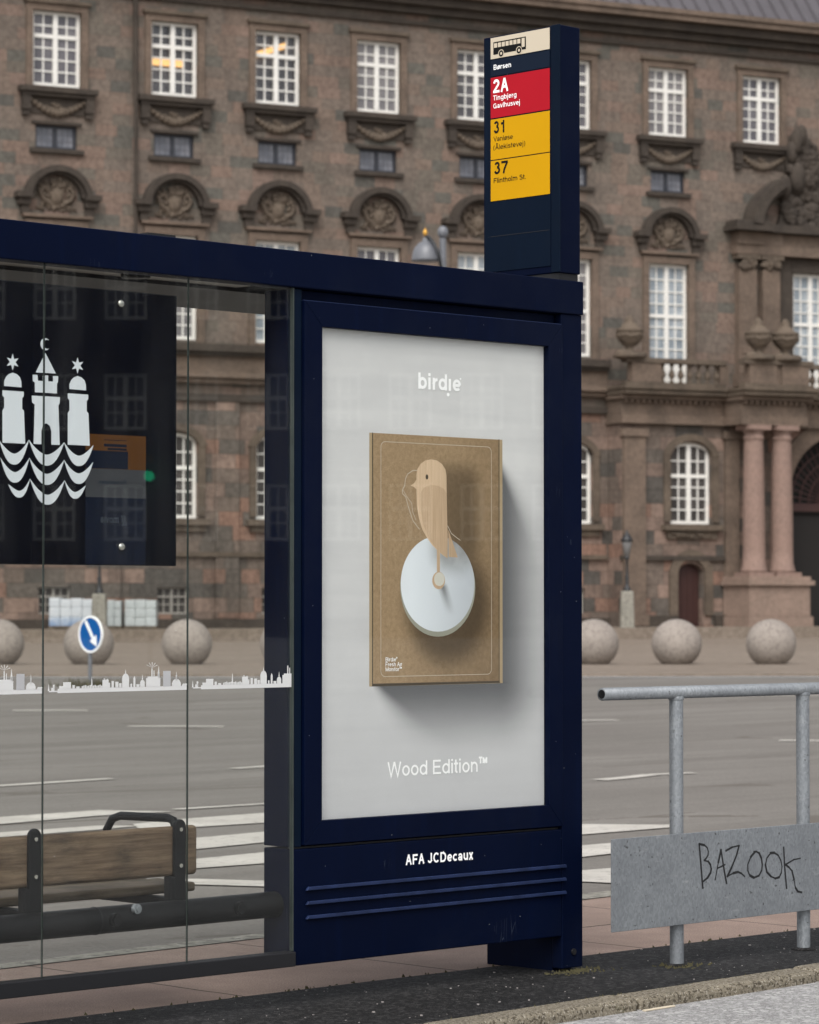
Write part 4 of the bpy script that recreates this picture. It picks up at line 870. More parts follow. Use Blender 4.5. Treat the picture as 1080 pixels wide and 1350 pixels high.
# ------------------------------------------------------------------ bench behind the glass
be = thing('bench', 'weathered wooden bench with dark metal brackets seen from behind through the glass', 'bench', SH, (-2.4, .3, .38))
bp = MB().box(-3.55, -1.68, .10, .135, .464, .630).build('backrest', M['plank'], be, bevel=.016, seg=4)
MB().box(-3.55, -1.575, .235, .44, .392, .424).build('seat', M['plank_pale'], be, bevel=.01, seg=3)
MB().box(-3.55, -1.60, .46, .60, .392, .424).build('seat_board', M['plank_pale'], be, bevel=.01, seg=3)
for x in (-2.975, -2.375, -1.772):
    k = .024; pts = [(x - k, .365), (x + k, .365), (x + k, .63)] + [(x + k * math.cos(R(a)), .63 + k * math.sin(R(a))) for a in range(15, 180, 15)] + [(x - k, .63)]
    q = MB().prism(pts, .082, .0985); q.prism([(x - .042, .36), (x + .03, .36), (x + .024, .465), (x - .042, .465)], .0835, .12)
    q.box(x - .02, x + .02, .10, .58, .360, .391)
    br_ = q.build('bracket', M['dark_metal'], be, bevel=.004)
    for z in (.50, .62): MB().tube([(x, .078, z), (x, .082, z)], .007, 10).build('screw', M['steel'], br_)
MB().tube([(-1.772, .11, .40), (-1.772, .108, .62), (-1.772, .12, .648), (-1.772, .15, .655), (-1.772, .40, .650), (-1.772, .445, .638), (-1.772, .475, .60), (-1.772, .485, .50), (-1.772, .485, .40)], .0145, 12).build('armrest', M['dark_metal'], be)

# ------------------------------------------------------------------ advertising display
ad = thing('advertising_display', 'navy framed poster cabinet showing a wooden bird on a cardboard box', 'poster display', SH, (-.65, .07, .137))
AL, AR_ = -1.343, -.001
MB().box(AL, AR_, .03, .15, .54, 2.455).build('cabinet', M['navy'], ad, bevel=.003)
fr = MB(); X0, X1, Z0, Z1 = -1.297, .004, .545, 2.416; IX0, IX1, IZ0, IZ1 = -1.214, -.070, .626, 2.330
def mitre(mb, y0, y1):
    for q in ([(X0, Z0), (X1, Z0), (IX1, IZ0), (IX0, IZ0)], [(X1, Z0), (X1, Z1), (IX1, IZ1), (IX1, IZ0)], [(X1, Z1), (X0, Z1), (IX0, IZ1), (IX1, IZ1)], [(X0, Z1), (X0, Z0), (IX0, IZ0), (IX0, IZ1)]): mb.prism(q, y0, y1)
mitre(fr, -.008, .029); fr.build('poster_frame', M['navy'], ad, bevel=.0022)
MB().box(AL, X0 - .003, .004, .03, .54, 2.455).build('side_strip', M['navy_light'], ad, bevel=.003)
lp = MB().box(AL, -.001, -.004, .15, .137, .533).build('lower_panel', M['navy'], ad, bevel=.004)
MB().box(AL + .002, -.003, .012, .03, .5335, .5395).build('shadow_gap', M['black_rubber'], ad)
MB().box(X0, X1, -.003, .02, 2.4165, 2.4185).build('frame_lip', M['navy_edge'], ad)
for z in (.397, .348, .299):
    MB().prism([(-1.291, z - .006), (-1.281, z + .006), (.013, z + .006), (.017, z - .006)], -.016, -.0045).build('rib', M['navy_edge'], lp, bevel=.002)
lettering('AFA JCDecaux', 'lettering', M['white_print'], ad, -.812, .449, -.0048, .036, .343, .135)
TP = .02
# the poster: a printed photograph. Its soft product shadows are part of the print (a photograph of a box hung on a wall).
def printed(name, kind):
    m, nt, out = newmat(name); N = NT(nt); x, y, z = N.xyz(N.coord())
    X = N.m('ADD', x, -.65); Z = N.m('ADD', z, .137)       # back to shelter coordinates
    def boxsoft(cx, cz, hx, hz, soft):
        dx = N.m('MAXIMUM', N.m('SUBTRACT', N.m('ABSOLUTE', N.m('SUBTRACT', X, cx)), hx), 0.); dz = N.m('MAXIMUM', N.m('SUBTRACT', N.m('ABSOLUTE', N.m('SUBTRACT', Z, cz)), hz), 0.)
        d = N.m('SQRT', N.m('ADD', N.m('MULTIPLY', dx, dx), N.m('MULTIPLY', dz, dz)))
        n = N.node('ShaderNodeMapRange', interpolation_type='SMOOTHERSTEP'); N.put(n.inputs[0], d); n.inputs[1].default_value = 0.; n.inputs[2].default_value = soft; n.inputs[3].default_value = 1.; n.inputs[4].default_value = 0.; return n.outputs[0]
    def discsoft(cx, cz, r, soft, ax=1.):
        dx = N.m('MULTIPLY', N.m('SUBTRACT', X, cx), ax); dz = N.m('SUBTRACT', Z, cz); d = N.m('SUBTRACT', N.m('SQRT', N.m('ADD', N.m('MULTIPLY', dx, dx), N.m('MULTIPLY', dz, dz))), r)
        n = N.node('ShaderNodeMapRange', interpolation_type='SMOOTHERSTEP'); N.put(n.inputs[0], d); n.inputs[1].default_value = -soft * .3; n.inputs[2].default_value = soft; n.inputs[3].default_value = 1.; n.inputs[4].default_value = 0.; return n.outputs[0]
    v = N.coord(); g = N.noise(v, 260., 2.)
    if kind == 'paper':
        c = N.mix(N.ramp(N.m('MULTIPLY_ADD', Z, .55, N.m('MULTIPLY', X, -.06)), [(.3, 0.), (1., 1.)]), (.545, .545, .555), (.675, .67, .655))
        w = N.noise(N.scale(v, (.6, 1., 9.)), 2.2, 4.); c = N.mix(N.ramp(w, [(.35, .0), (.7, .30)]), c, (.47, .47, .475)); c = N.mix(N.ramp(N.noise(v, 3.2, 5., .65), [(.42, .18), (.62, 0.)]), c, (.45, .45, .455))
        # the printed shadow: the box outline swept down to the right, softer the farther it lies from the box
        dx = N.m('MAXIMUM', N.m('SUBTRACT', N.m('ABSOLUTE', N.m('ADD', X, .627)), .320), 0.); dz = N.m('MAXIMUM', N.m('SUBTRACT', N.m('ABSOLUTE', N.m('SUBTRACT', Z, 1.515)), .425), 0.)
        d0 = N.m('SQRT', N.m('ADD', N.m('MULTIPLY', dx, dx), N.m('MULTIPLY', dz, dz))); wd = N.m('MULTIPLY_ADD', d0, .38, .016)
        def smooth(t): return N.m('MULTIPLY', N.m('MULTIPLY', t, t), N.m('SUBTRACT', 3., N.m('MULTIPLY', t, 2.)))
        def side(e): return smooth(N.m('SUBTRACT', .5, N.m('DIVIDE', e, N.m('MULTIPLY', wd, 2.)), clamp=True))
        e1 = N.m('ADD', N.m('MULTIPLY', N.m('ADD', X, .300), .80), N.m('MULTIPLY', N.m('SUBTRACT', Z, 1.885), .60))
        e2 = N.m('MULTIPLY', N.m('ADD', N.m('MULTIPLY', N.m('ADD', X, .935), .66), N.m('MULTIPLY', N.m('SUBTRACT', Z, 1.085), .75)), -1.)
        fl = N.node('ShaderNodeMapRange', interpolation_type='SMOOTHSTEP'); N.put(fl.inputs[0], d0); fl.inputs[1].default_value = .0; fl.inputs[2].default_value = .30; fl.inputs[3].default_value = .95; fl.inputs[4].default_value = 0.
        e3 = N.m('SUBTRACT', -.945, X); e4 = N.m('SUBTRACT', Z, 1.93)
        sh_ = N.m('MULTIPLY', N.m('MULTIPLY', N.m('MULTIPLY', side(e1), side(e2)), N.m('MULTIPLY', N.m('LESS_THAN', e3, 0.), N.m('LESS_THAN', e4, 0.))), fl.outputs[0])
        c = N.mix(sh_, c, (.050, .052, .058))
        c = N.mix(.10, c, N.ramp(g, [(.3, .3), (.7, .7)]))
    elif kind == 'card':
        c = N.mix(N.ramp(N.m('MULTIPLY_ADD', N.noise(v, 55., 4., .75), .6, N.m('MULTIPLY', g, .4)), [(.36, 0.), (.64, 1.)]), (.27, .187, .103), (.395, .280, .168))
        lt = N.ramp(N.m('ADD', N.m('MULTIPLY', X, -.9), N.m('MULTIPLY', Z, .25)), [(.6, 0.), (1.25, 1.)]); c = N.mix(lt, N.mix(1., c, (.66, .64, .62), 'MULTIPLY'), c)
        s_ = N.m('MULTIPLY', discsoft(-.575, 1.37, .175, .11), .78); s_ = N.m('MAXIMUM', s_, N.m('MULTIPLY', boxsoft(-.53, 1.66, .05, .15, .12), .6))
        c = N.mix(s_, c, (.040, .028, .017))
    elif kind == 'wheel':
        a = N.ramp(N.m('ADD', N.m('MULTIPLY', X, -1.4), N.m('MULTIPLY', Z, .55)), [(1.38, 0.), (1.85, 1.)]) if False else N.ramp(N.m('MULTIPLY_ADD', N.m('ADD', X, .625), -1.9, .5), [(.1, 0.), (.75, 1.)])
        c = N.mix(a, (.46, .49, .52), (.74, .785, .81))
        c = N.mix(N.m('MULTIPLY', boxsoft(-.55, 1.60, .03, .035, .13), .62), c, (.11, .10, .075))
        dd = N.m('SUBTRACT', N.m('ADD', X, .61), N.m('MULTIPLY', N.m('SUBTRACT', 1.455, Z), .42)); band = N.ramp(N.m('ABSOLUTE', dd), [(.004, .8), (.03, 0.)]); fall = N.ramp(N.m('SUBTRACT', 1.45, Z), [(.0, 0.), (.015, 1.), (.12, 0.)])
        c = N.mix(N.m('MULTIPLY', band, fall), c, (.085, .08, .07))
        cl = N.noise(v, 9., 4.); c = N.mix(N.ramp(cl, [(.5, 0.), (.8, .35)]), c, (.72, .74, .76))
    elif kind in ('wood', 'wood2'):
        w = N.ramp(N.noise(N.scale(v, (90., 1., 3.)), 1.6, 5., .7), [(.32, 0.), (.68, 1.)]); a, b = ((.56, .405, .26), (.69, .52, .355)) if kind == 'wood' else ((.46, .325, .20), (.60, .44, .295))
        c = N.mix(w, a, b)
        c = N.mix(N.ramp(N.m('MULTIPLY_ADD', N.m('ADD', X, .66), 3., .5), [(.55, 0.), (.95, .28)]), c, (.22, .15, .09))
    N.bsdf(out, c, .5, spec=.12); return m
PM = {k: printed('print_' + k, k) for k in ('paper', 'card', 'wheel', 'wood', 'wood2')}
M['card_edge'] = plain('print_card_edge', (.38, .285, .165), .4, var=.1, scale=60); M['card_dark'] = plain('print_card_dark', (.055, .038, .02), .4)
M['print_hair'] = plain('print_hairline', (.52, .46, .37), .5); M['print_cream'] = plain('print_cream', (.60, .58, .50), .4); M['print_rim'] = plain('print_rim', (.30, .30, .24), .4)
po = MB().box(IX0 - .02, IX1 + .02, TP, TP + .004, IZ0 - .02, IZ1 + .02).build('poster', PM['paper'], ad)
lay = [0]
def pr_poly(name, pts, mat):
    lay[0] += 1; y = TP - .00006 * lay[0]
    m_ = MB(); a = sum(pts[i][0] * pts[(i + 1) % len(pts)][1] - pts[(i + 1) % len(pts)][0] * pts[i][1] for i in range(len(pts)))
    if a < 0: pts = pts[::-1]
    m_.add([(x, y, z) for x, z in pts], [tuple(range(len(pts)))]); return m_.build(name, mat, po)
def ribbon(mb, pts, w, y, closed=False):
    P = [Vector(p) for p in pts]; n = len(P)
    for i in range(n if closed else n - 1):
        a, b = P[i], P[(i + 1) % n]; d = (b - a); 
        if d.length < 1e-6: continue
        d.normalize(); p = Vector((-d.y, d.x)) * w / 2; e = d * w * .3
        q = [a - e + p, a - e - p, b + e - p, b + e + p]; yy = y - .00003 * (i % 3)
        mb.add([(v.x, yy, v.y) for v in q], [(0, 1, 2, 3)])
    return mb
BX = (-.965, -.291, 1.0815, 1.9745)
pr_poly('printed_box', [(BX[0], BX[2]), (BX[1], BX[2]), (BX[1], BX[3]), (BX[0], BX[3])], M['card_edge'])
pr_poly('printed_box_base', [(BX[0] + .012, BX[2]), (BX[1] - .012, BX[2] + .001), (-.309, 1.0905), (-.949, 1.0915)], M['card_dark'])
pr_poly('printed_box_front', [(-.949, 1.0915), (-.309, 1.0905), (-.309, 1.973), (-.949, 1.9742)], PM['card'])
lay[0] += 1; ribbon(ribbon(MB(), [(-.949, 1.088), (-.949, 1.974)], .0045, TP - .00006 * lay[0]), [(-.309, 1.088), (-.309, 1.974)], .0045, TP - .00006 * lay[0]).build('printed_box_edge', M['card_dark'], po)
def rrect(x0, x1, z0, z1, r): 
    o = []
    for cx, cz, a0 in ((x1 - r, z1 - r, 0), (x0 + r, z1 - r, 90), (x0 + r, z0 + r, 180), (x1 - r, z0 + r, 270)): o += [(cx + r * math.cos(R(a0 + k * 15)), cz + r * math.sin(R(a0 + k * 15))) for k in range(7)]
    return o
lay[0] += 2; hl = ribbon(MB(), rrect(-.9087, -.3495, 1.1155, 1.9455, .02), .0020, TP - .00006 * lay[0], True)
ribbon(hl, [(-.7273, 1.8484), (-.7507, 1.8477), (-.7773, 1.834), (-.7879, 1.8162), (-.7911, 1.7933), (-.8037, 1.7755), (-.8016, 1.7627), (-.7868, 1.7532), (-.772, 1.714), (-.7508, 1.6688), (-.7188, 1.6389)], .0026, TP - .00006 * lay[0])
ribbon(hl, [(-.800, 1.777), (-.78, 1.752), (-.757, 1.73), (-.752, 1.70), (-.735, 1.67)], .002, TP - .00006 * lay[0]); ribbon(hl, [(-.5755, 1.6528), (-.557, 1.6262), (-.5298, 1.6112), (-.5111, 1.6022)], .0026, TP - .00006 * lay[0])
hl.build('printed_outline', M['print_hair'], po)
def ellp(cx, cz, rx, rz, n=48): return [(cx + rx * math.cos(6.28319 * i / n), cz + rz * math.sin(6.28319 * i / n)) for i in range(n)]
pr_poly('printed_wheel_rim', ellp(-.624, 1.433, .190, .179), M['print_rim'])
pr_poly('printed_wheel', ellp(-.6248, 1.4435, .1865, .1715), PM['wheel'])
pr_poly('printed_stick', [(-.6308, 1.60), (-.6146, 1.60), (-.6157, 1.4756), (-.6308, 1.4756)], PM['wood2'])
pr_poly('printed_tail', [(-.5723, 1.640), (-.5243, 1.5395), (-.5701, 1.5413)], PM['wood2'])
pr_poly('printed_beak', [(-.7290, 1.8200), (-.7454, 1.8022), (-.7635, 1.7933), (-.7465, 1.7892), (-.7290, 1.7780)], PM['wood'])
pr_poly('printed_bird', [(-.7337, 1.833), (-.7294, 1.8522), (-.7134, 1.8718), (-.6888, 1.8856), (-.6598, 1.8904), (-.6307, 1.8875), (-.6047, 1.8753), (-.5874, 1.8566), (-.5819, 1.8336), (-.5809, 1.7759), (-.5788, 1.6874), (-.5755, 1.6105), (-.5767, 1.5359), (-.6005, 1.5472), (-.6276, 1.5637), (-.6545, 1.5825), (-.6814, 1.6089), (-.7028, 1.6353), (-.7209, 1.677), (-.7316, 1.7225), (-.7337, 1.7758)], PM['wood'])
pr_poly('printed_wing', [(-.7134, 1.7687), (-.6974, 1.7874), (-.6598, 1.7992), (-.6221, 1.7956), (-.5939, 1.7856), (-.5809, 1.7705), (-.5788, 1.6874), (-.5755, 1.6105), (-.5767, 1.5359), (-.6276, 1.5637), (-.6706, 1.6053), (-.6996, 1.6545), (-.7134, 1.7153)], PM['wood2'])
pr_poly('printed_eye', ellp(-.681, 1.8265, .0068, .0095, 16), M['card_dark'])
pr_poly('printed_knob_ring', ellp(-.622, 1.4560, .0325, .0315, 28), PM['wood2'])
pr_poly('printed_knob', ellp(-.6185, 1.4605, .0262, .0245, 28), M['print_cream'])
YT = TP - .0015
lettering('birdıe', 'brand_lettering', M['white_print'], po, -.7293, 2.141, YT, .059, .2240, .135)
pr_poly('lettering_dot', ellp(-.5735, 2.127, .0075, .0065, 16), M['white_print']); pr_poly('lettering_dot', ellp(-.511, 2.187, .0035, .0035, 10), M['white_print'])
lettering('Wood Edition™', 'edition_lettering', M['white_print'], po, -.8790, .762, YT, .0515, .508, .10)
lettering('Birdıe®\nFresh Aır\nMonıtor™', 'small_lettering', M['white_print'], po, -.8876, 1.1685, YT, .0145, .083, .10, lead=.0172)
MB().box(IX0 - .01, IX1 + .01, .0055, .0095, IZ0 - .01, IZ1 + .01).build('glass_cover', M['poster_glass'], ad)

# ------------------------------------------------------------------ bus stop column
bs = thing('bus_stop_sign', 'tall navy bus stop column with red and yellow route panels', 'bus stop sign', SH, (.06, .2, 0))
MB().box(0, .112, .0, .40, 2.612, 3.546).build('upper_column', M['navy'], bs, bevel=.004)
MB().box(.004, .108, .01, .39, 2.5845, 2.6115).build('column_gap', M['black_rubber'], bs)  # black block stands in for the shadow in the gap
MB().box(.0015, .115, -.004, .05, .015, 2.4575).build('front_post', M['navy'], bs, bevel=.004)
MB().box(.004, .112, .0505, .39, .0, 2.456).build('lower_column', M['navy'], bs, bevel=.004)
MB().tube([(.062, -.0041, .075), (.062, -.010, .075)], .012, 14).build('post_bolt', M['black_rubber'], bs)
MB().box(-.003, .0, .046, .39, 2.64, 3.535).build('face_plate', M['navy_light'], bs, bevel=.001)
MB().box(-.006, -.0, -.004, .040, 2.614, 3.546).build('corner_trim', M['navy_light'], bs, bevel=.0015)
T0, T1, FX = .048, .357, -.0035
def panel(name, z0, z1, mat, lab=None):
    o = MB().box(FX - .0015, FX, T0, T1, z0 + .0015, z1 - .0015).build(name, mat, bs); 
    if lab: o['label'] = lab
    return o
pic = panel('pictogram_panel', 3.457, 3.545 - .004, M['cream_print'], 'cream panel with a black bus pictogram')
nam = panel('name_panel', 3.390, 3.455, M['name_print'], 'dark stop name panel')
red = panel('route_panel', 3.229, 3.388, M['red_print'], 'red route panel')
ye1 = panel('route_panel', 3.069, 3.227, M['yellow_print'], 'upper yellow route panel')
ye2 = panel('route_panel', 2.910, 3.068, M['yellow_print'], 'lower yellow route panel')
MB().box(-.0038, -.0031, .05, .36, 2.775, 2.777).build('plate_seam', M['black_rubber'], bs)
SXF = FX - .0022
def tx(body, parent, t, z, cap, w, mat, pen): return lettering(body, 'lettering', mat, parent, t, z, SXF, cap, w, pen, 'side')
tx('Børsen', nam, .342, 3.4155, .0195, .096, M['white_print'], .12)
tx('2A', red, .346, 3.326, .0520, .086, M['white_print'], .135); tx('Tingbjerg', red, .344, 3.298, .0190, .126, M['white_print'], .11); tx('Gavlhusvej', red, .344, 3.267, .0190, .144, M['white_print'], .11)
tx('31', ye1, .343, 3.170, .0475, .068, M['black_print'], .13); tx('Vanløse', ye1, .342, 3.140, .0185, .104, M['black_print'], .085); tx('(Ålekistevej)', ye1, .343, 3.108, .0185, .170, M['black_print'], .085)
tx('37', ye2, .342, 3.013, .0475, .078, M['black_print'], .13); tx('Flintholm St.', ye2, .342, 2.980, .0190, .173, M['black_print'], .10)
def sbox(mb, ta, tb, za, zb, k=0):                      # rectangle on the side face, t from left (large) to right (small)
    x = SXF - .0002 * k; return mb.add([(x, ta, za), (x, tb, za), (x, tb, zb), (x, ta, zb)], [(0, 1, 2, 3)])
bb = MB(); sbox(bb, .342, .170, 3.474, 3.522)
for c in (.300, .206): 
    o = [(SXF - .0002, c + .0125 * math.cos(6.283 * k / 20), 3.474 + .0125 * math.sin(6.283 * k / 20)) for k in range(20)]; bb.add(o, [tuple(range(20))])
bb.build('bus_pictogram', M['black_print'], pic)
bw = MB()
for k in range(7): sbox(bw, .338 - k * .0205, .338 - k * .0205 - .0165, 3.500, 3.517, 2)
sbox(bw, .192, .176, 3.484, 3.518, 2)
for c in (.300, .206):
    for r0, r1 in ((.0125, .0155), (.0, .0055)):
        n = 20
        for k in range(n):
            a0, a1 = 6.283 * k / n, 6.283 * (k + 1) / n
            bw.add([(SXF - .0006, c + r0 * math.cos(a0), 3.474 + r0 * math.sin(a0)), (SXF - .0006, c + r1 * math.cos(a0), 3.474 + r1 * math.sin(a0)), (SXF - .0006, c + r1 * math.cos(a1), 3.474 + r1 * math.sin(a1)), (SXF - .0006, c + r0 * math.cos(a1), 3.474 + r0 * math.sin(a1))], [(0, 1, 2, 3)])
bw.build('bus_windows', M['cream_print'], pic)

# ------------------------------------------------------------------ emblem board behind the glass
m, nt, out = newmat('board_gloss_black'); N = NT(nt)
N.bsdf(out, N.mix(N.noise(N.coord(), 3.), (.0015, .0026, .0065), (.003, .004, .008)), .07, spec=.25); M['board'] = m
bo = thing('emblem_board', 'glossy black board with a white three towered city emblem above waves', 'board', SH, (-2.35, .04, 1.94))
BY = .035
MB().box(-3.3, -1.832, BY, BY + .02, 1.497, 2.397).build('board_panel', M['board'], bo, bevel=.004)
em = MB(); lay2 = [0]
def ep(pts):
    lay2[0] += 1; em.prism(pts, BY - .0006 - .00005 * lay2[0], BY - .0003)
dome = [(-2.2821, 2.064), (-2.2822, 2.0792), (-2.2753, 2.0933), (-2.265, 2.1021), (-2.2494, 2.1077), (-2.2328, 2.1038), (-2.2206, 2.0947), (-2.2153, 2.0812), (-2.2143, 2.0628)]
tower = [(-2.289, 2.0499), (-2.2055, 2.0495), (-2.2055, 2.0346), (-2.2116, 2.0288), (-2.2114, 1.9942), (-2.2044, 1.989), (-2.1988, 1.884), (-2.2883, 1.8842), (-2.2887, 1.986), (-2.2818, 1.9952), (-2.282, 2.0275), (-2.2889, 2.0341)]
DX = -.2595
ep(dome); ep(tower); ep([(x + DX, z - .003) for x, z in dome]); ep([(x + DX, z - .003) for x, z in tower])
def star(cx, cz, r): ep([(cx + (r if k % 2 == 0 else r * .42) * math.sin(R(30 * k)), cz + (r if k % 2 == 0 else r * .42) * math.cos(R(30 * k))) for k in range(12)])
star(-2.2495, 2.1416, .0265); star(-2.5090, 2.1385, .0265)
ep([(-2.3797, 2.1748), (-2.4177, 2.1105), (-2.3376, 2.1110)])
ep([(-2.4295, 2.1024), (-2.4109, 2.1027), (-2.4091, 2.0844), (-2.3895, 2.084), (-2.3896, 2.1025), (-2.3683, 2.1029), (-2.3682, 2.0844), (-2.3485, 2.0847), (-2.3486, 2.1026), (-2.328, 2.1029), (-2.3288, 2.0837), (-2.333, 2.078), (-2.3329, 2.0471), (-2.4208, 2.047), (-2.4209, 2.0776), (-2.4294, 2.0827)])
ep([(-2.4334, 2.0355), (-2.3208, 2.036), (-2.3216, 2.0154), (-2.3267, 2.0097), (-2.321, 1.8823), (-2.3545, 1.8818), (-2.3546, 1.9249), (-2.3607, 1.9418), (-2.3753, 1.9501), (-2.3889, 1.942), (-2.3947, 1.9233), (-2.3945, 1.8817), (-2.4251, 1.8819), (-2.4214, 2.0074), (-2.4316, 2.0138)])
ep([(-2.3798 + .0195 * math.cos(R(a)), 2.2028 + .0195 * math.sin(R(a))) for a in range(50, 311, 10)] + [(-2.3725 + .0145 * math.cos(R(a)), 2.2028 + .0145 * math.sin(R(a))) for a in range(300, 55, -10)])
def wave(c0, c1, up_, lo_):
    n = 14; pts = []
    for i in range(n + 1):
        t = i / n; base = c0[1] + (c1[1] - c0[1]) * t; s_ = 1 - (2 * abs(t - .5)) ** 1.7; pts.append((c0[0] + (c1[0] - c0[0]) * t, base + (up_ - base) * s_))
    for i in range(n + 1):
        t = 1 - i / n; base = c0[1] + (c1[1] - c0[1]) * t; s_ = 1 - (2 * abs(t - .5)) ** 2.3; pts.append((c0[0] + (c1[0] - c0[0]) * t, base - .0008 + (lo_ - base) * s_))
    ep(pts)
wave((-2.560, 1.888), (-2.4438, 1.8942), 1.8478, 1.814); wave((-2.4438, 1.8942), (-2.303, 1.8912), 1.8489, 1.8148); wave((-2.303, 1.8912), (-2.1839, 1.8866), 1.850, 1.8176)
wave((-2.556, 1.834), (-2.4418, 1.8365), 1.7892, 1.7568); wave((-2.4418, 1.8365), (-2.3027, 1.8342), 1.7874, 1.7533); wave((-2.3027, 1.8342), (-2.1854, 1.8312), 1.7928, 1.7597)
wave((-2.5245, 1.7506), (-2.439, 1.770), 1.7304, 1.710); wave((-2.439, 1.770), (-2.3007, 1.7691), 1.7206, 1.6899); wave((-2.3007, 1.7691), (-2.2157, 1.7542), 1.7323, 1.7117)
em.build('emblem', M['emblem_white'], bo)
M['n_orange'] = plain('reflection_orange', (.085, .031, .005), .25); M['n_grey'] = plain('reflection_grey', (.045, .048, .055), .25); M['n_navy'] = plain('reflection_navy', (.004, .008, .021), .12); M['n_text'] = plain('reflection_text', (.035, .045, .06), .3)
nb = MB().box(-2.2155, -1.9645, BY - .0003, BY, 1.722, 1.923); no = nb.build('painted_reflection', M['n_orange'], bo); no['label'] = 'painted reflection of an orange, grey and navy bus sign with mirrored lettering'  # mirrored bus sign reflection, painted in dim colours on the board
MB().box(-2.2150, -2.040, BY - .00045, BY - .00032, 1.812, 1.870).build('reflection_band', M['n_navy'], no)
MB().box(-2.2155, -1.9645, BY - .00047, BY - .00034, 1.718, 1.811).build('reflection_field', M['n_grey'], no)
MB().box(-2.2155, -1.9645, BY - .00049, BY - .00036, 1.501, 1.7175).build('reflection_foot', M['n_navy'], no)
MB().box(-2.14, -2.046, BY - .0005, BY - .0003, 1.884, 1.893).box(-2.125, -2.046, BY - .0005, BY - .0003, 1.873, 1.880).box(-2.14, -2.046, BY - .0005, BY - .0003, 1.9045, 1.9065).build('reflection_print', M['n_navy'], no)
lettering('movıa', 'reflection_lettering', M['n_text'], no, -2.155, 1.636, BY - .0007, .025, .078, .12, mirror=True)
zg = MB(); ribbon(zg, [(-2.068, 1.66), (-2.060, 1.652), (-2.066, 1.645), (-2.056, 1.637), (-2.062, 1.630)], .004, BY - .0007); ribbon(zg, [(-2.058, 1.66), (-2.050, 1.652), (-2.056, 1.645), (-2.046, 1.637), (-2.046, 1.630), (-2.064, 1.630)], .004, BY - .0007); zg.build('reflection_mark', M['n_text'], no)
lettering('Rejseplanen', 'reflection_lettering', M['name_print'], no, -2.162, 1.762, BY - .0007, .014, .115, .13, mirror=True)
for x, z in ((-2.0752, 2.3539), (-2.0696, 1.5581)):
    MB().ell((x, BY - .006, z), (.0135, .008, .0135), 18, 10).build('bolt', M['steel'], bo)

# ------------------------------------------------------------------ guard railing
gr = thing('guard_railing', 'galvanised steel guard railing with a scratched metal plate by the kerb', 'railing', SH, (.85, -.175, 0))
RT = -.175
MB().tube([(.034, RT, 1.038), (.036, RT, 1.038), (3.4, RT, 1.030)], [.018, .024, .024], 20).build('handrail', M['galv'], gr)
MB().tube([(.0325, RT, 1.038), (.0338, RT, 1.038)], .0165, 18).build('pipe_mouth', M['dark_metal'], gr)  # dark disc stands in for the shade inside the open pipe
for x in (.4555, 1.2215, 1.99, 2.76):
    q = MB().tube([(x, RT + .002, -.02), (x, RT + .002, .5), (x, RT + .002, 1.022)], .0265, 20)
    q.build('post', M['galv'], gr)
    MB().tube([(x, RT + .002, 1.006), (x, RT + .002, 1.012), (x, RT + .002, 1.02)], [.0275, .0305, .029], 18).build('weld_bead', M['galv'], gr)
    MB().lathe([(.050, 0), (.046, .006), (.034, .010)], (x, RT + .002, .004), 18).build('post_collar', M['strip'], gr)
pl = MB().box(.043, 2.9, RT - .040, RT - .034, .163, .505).build('plate', M['galv'], gr, bevel=.0015)
GS = [[(.58, .461), (.6, .293)], [(.58, .461), (.61, .455), (.627, .444), (.633, .43), (.631, .416), (.62, .404), (.608, .397), (.632, .392), (.645, .379), (.650, .363), (.645, .347), (.628, .33), (.6, .317)], [(.673, .319), (.692, .385), (.708, .432), (.722, .37), (.74, .302)], [(.685, .362), (.733, .374)], [(.736, .426), (.775, .438), (.816, .442), (.80, .405), (.77, .36), (.745, .328), (.78, .338), (.809, .341), (.83, .334), (.849, .321)],
      [(.911, .412), (.885, .393), (.868, .366), (.868, .342), (.879, .324), (.905, .313), (.936, .319), (.952, .338), (.956, .36), (.951, .385), (.937, .406), (.92, .413), (.905, .412)], [(1.008, .402), (.985, .385), (.975, .359), (.984, .33), (1.008, .312), (1.035, .302), (1.06, .305), (1.073, .322), (1.077, .345), (1.07, .37), (1.054, .391), (1.03, .402), (1.004, .402)], [(1.088, .42), (1.094, .34), (1.105, .259)], [(1.192, .371), (1.15, .368), (1.099, .352), (1.12, .340), (1.139, .325), (1.152, .29), (1.160, .258), (1.176, .242), (1.2, .237)]]
gf = MB()
for st_ in GS:
    for i in range(len(st_) - 1): ribbon(gf, [(x - .042, z) for x, z in st_[i:i + 2]], random.uniform(.0055, .0105), RT - .0403 - .0001 * (i % 5))
g2 = gf.build('graffiti', M['graffiti'], pl); g2['label'] = 'hand scrawled black BAZOOK lettering'

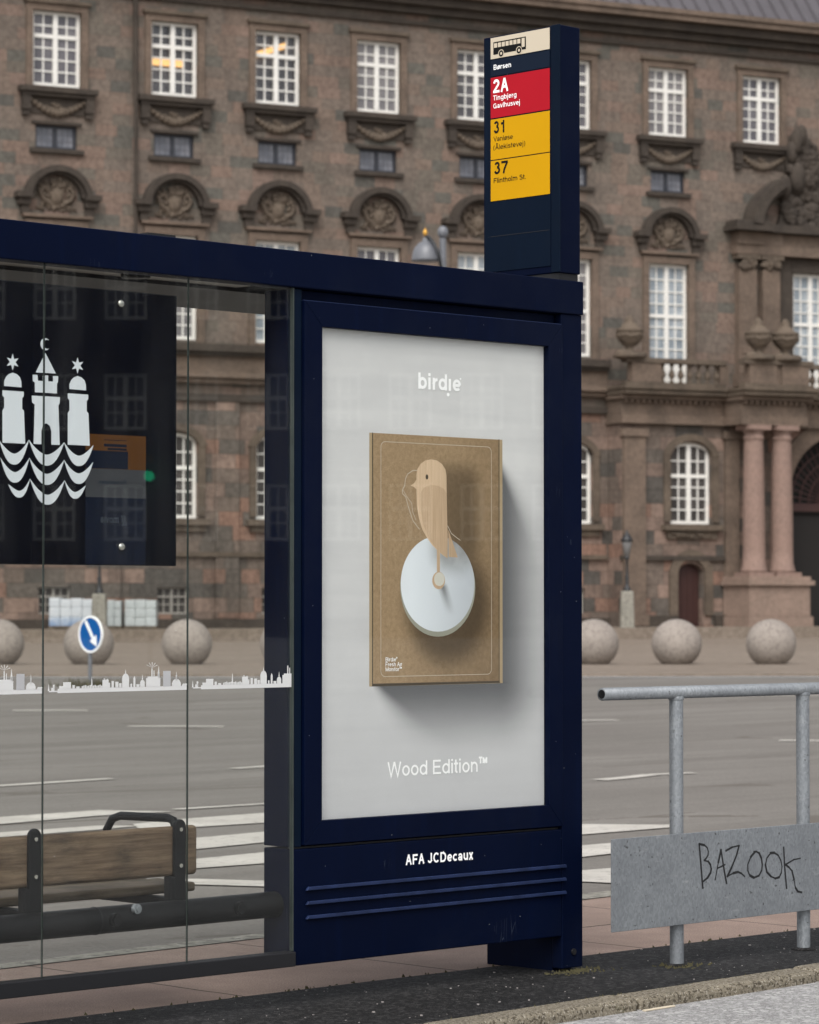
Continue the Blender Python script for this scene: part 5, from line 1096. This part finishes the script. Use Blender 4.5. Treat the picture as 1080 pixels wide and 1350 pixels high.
# litter by the kerb
lt = MB().box(-.085, .085, -.007, .007, -.0295, -.0235)
o = lt.build('litter_strip', M['cream_print'], None, bevel=.002); o.location = SH.w(-.33, K(-.33) - .175); o.rotation_euler = (0, 0, SH.rz + R(3)); tag(o, 'thin white plastic strip lying in the road against the kerb', 'litter')

# ------------------------------------------------------------------ across the street, out of frame: what the glass reflects
bh = thing('brick_building', 'dark brick building with pale windows across the street, reflected in the glass', 'building', WF, (112, 5, 0))
wl = MB(); holes2 = []
for r_ in range(4):
    for k in range(17): holes2.append((-24 + k * 2.9, -24 + k * 2.9 + 1.75, 3.9 + r_ * 4.5, 6.2 + r_ * 4.5))
# (built along its own front, then turned to face the shelter)
wall(wl, -50, 55, -.1, 22, 0, .3, holes2); wl.box(-50, 55, .31, 10, -.1, 22)
wo_ = wl.build('wall', M['brick'], bh, loc=(0, 0, 0)); wo_.rotation_euler = (0, 0, R(-90))
f, p = casement('x', 1.75, 2.3, 1.3, 1, 2, 2, .13, None, None, 0., .2, .06)
W0 = f.build('window', M['win_white'], bh, loc=(.12, 0, 0)); W0.rotation_euler = (0, 0, R(-90)); p.build('pane', M['pane'], W0, loc=(0, 0, 0))
for i, h in enumerate(holes2):
    xc = (h[0] + h[1]) / 2
    if i == 0: W0.location = (.12, -xc, h[2]); continue
    o = W0.copy(); COL.objects.link(o); o.parent = bh; o.location = (.12, -xc, h[2])
    c = W0.children[0].copy(); COL.objects.link(c); c.parent = o
TX, TY_, TZ = 38.9, 5.49, 3.45
tl = thing('traffic_light', 'black traffic light showing green across the street, reflected in the glass', 'traffic light', WF, (TX, TY_, -.085))
MB().tube([(TX, TY_, -.085), (TX, TY_, TZ + .7)], .05, 12).build('pole', M['lamp_dark'], tl)
hb = MB().box(TX - .28, TX - .06, TY_ - .15, TY_ + .15, TZ - .16, TZ + .74).build('housing', M['lamp_dark'], tl, bevel=.02)
for z, m_ in ((TZ + .56, 'door_red'), (TZ + .28, 'seam'), (TZ, 'lit_green')):
    MB().tube([(TX - .30, TY_, z), (TX - .28, TY_, z)], .085, 18).build('lens', M[m_], hb)
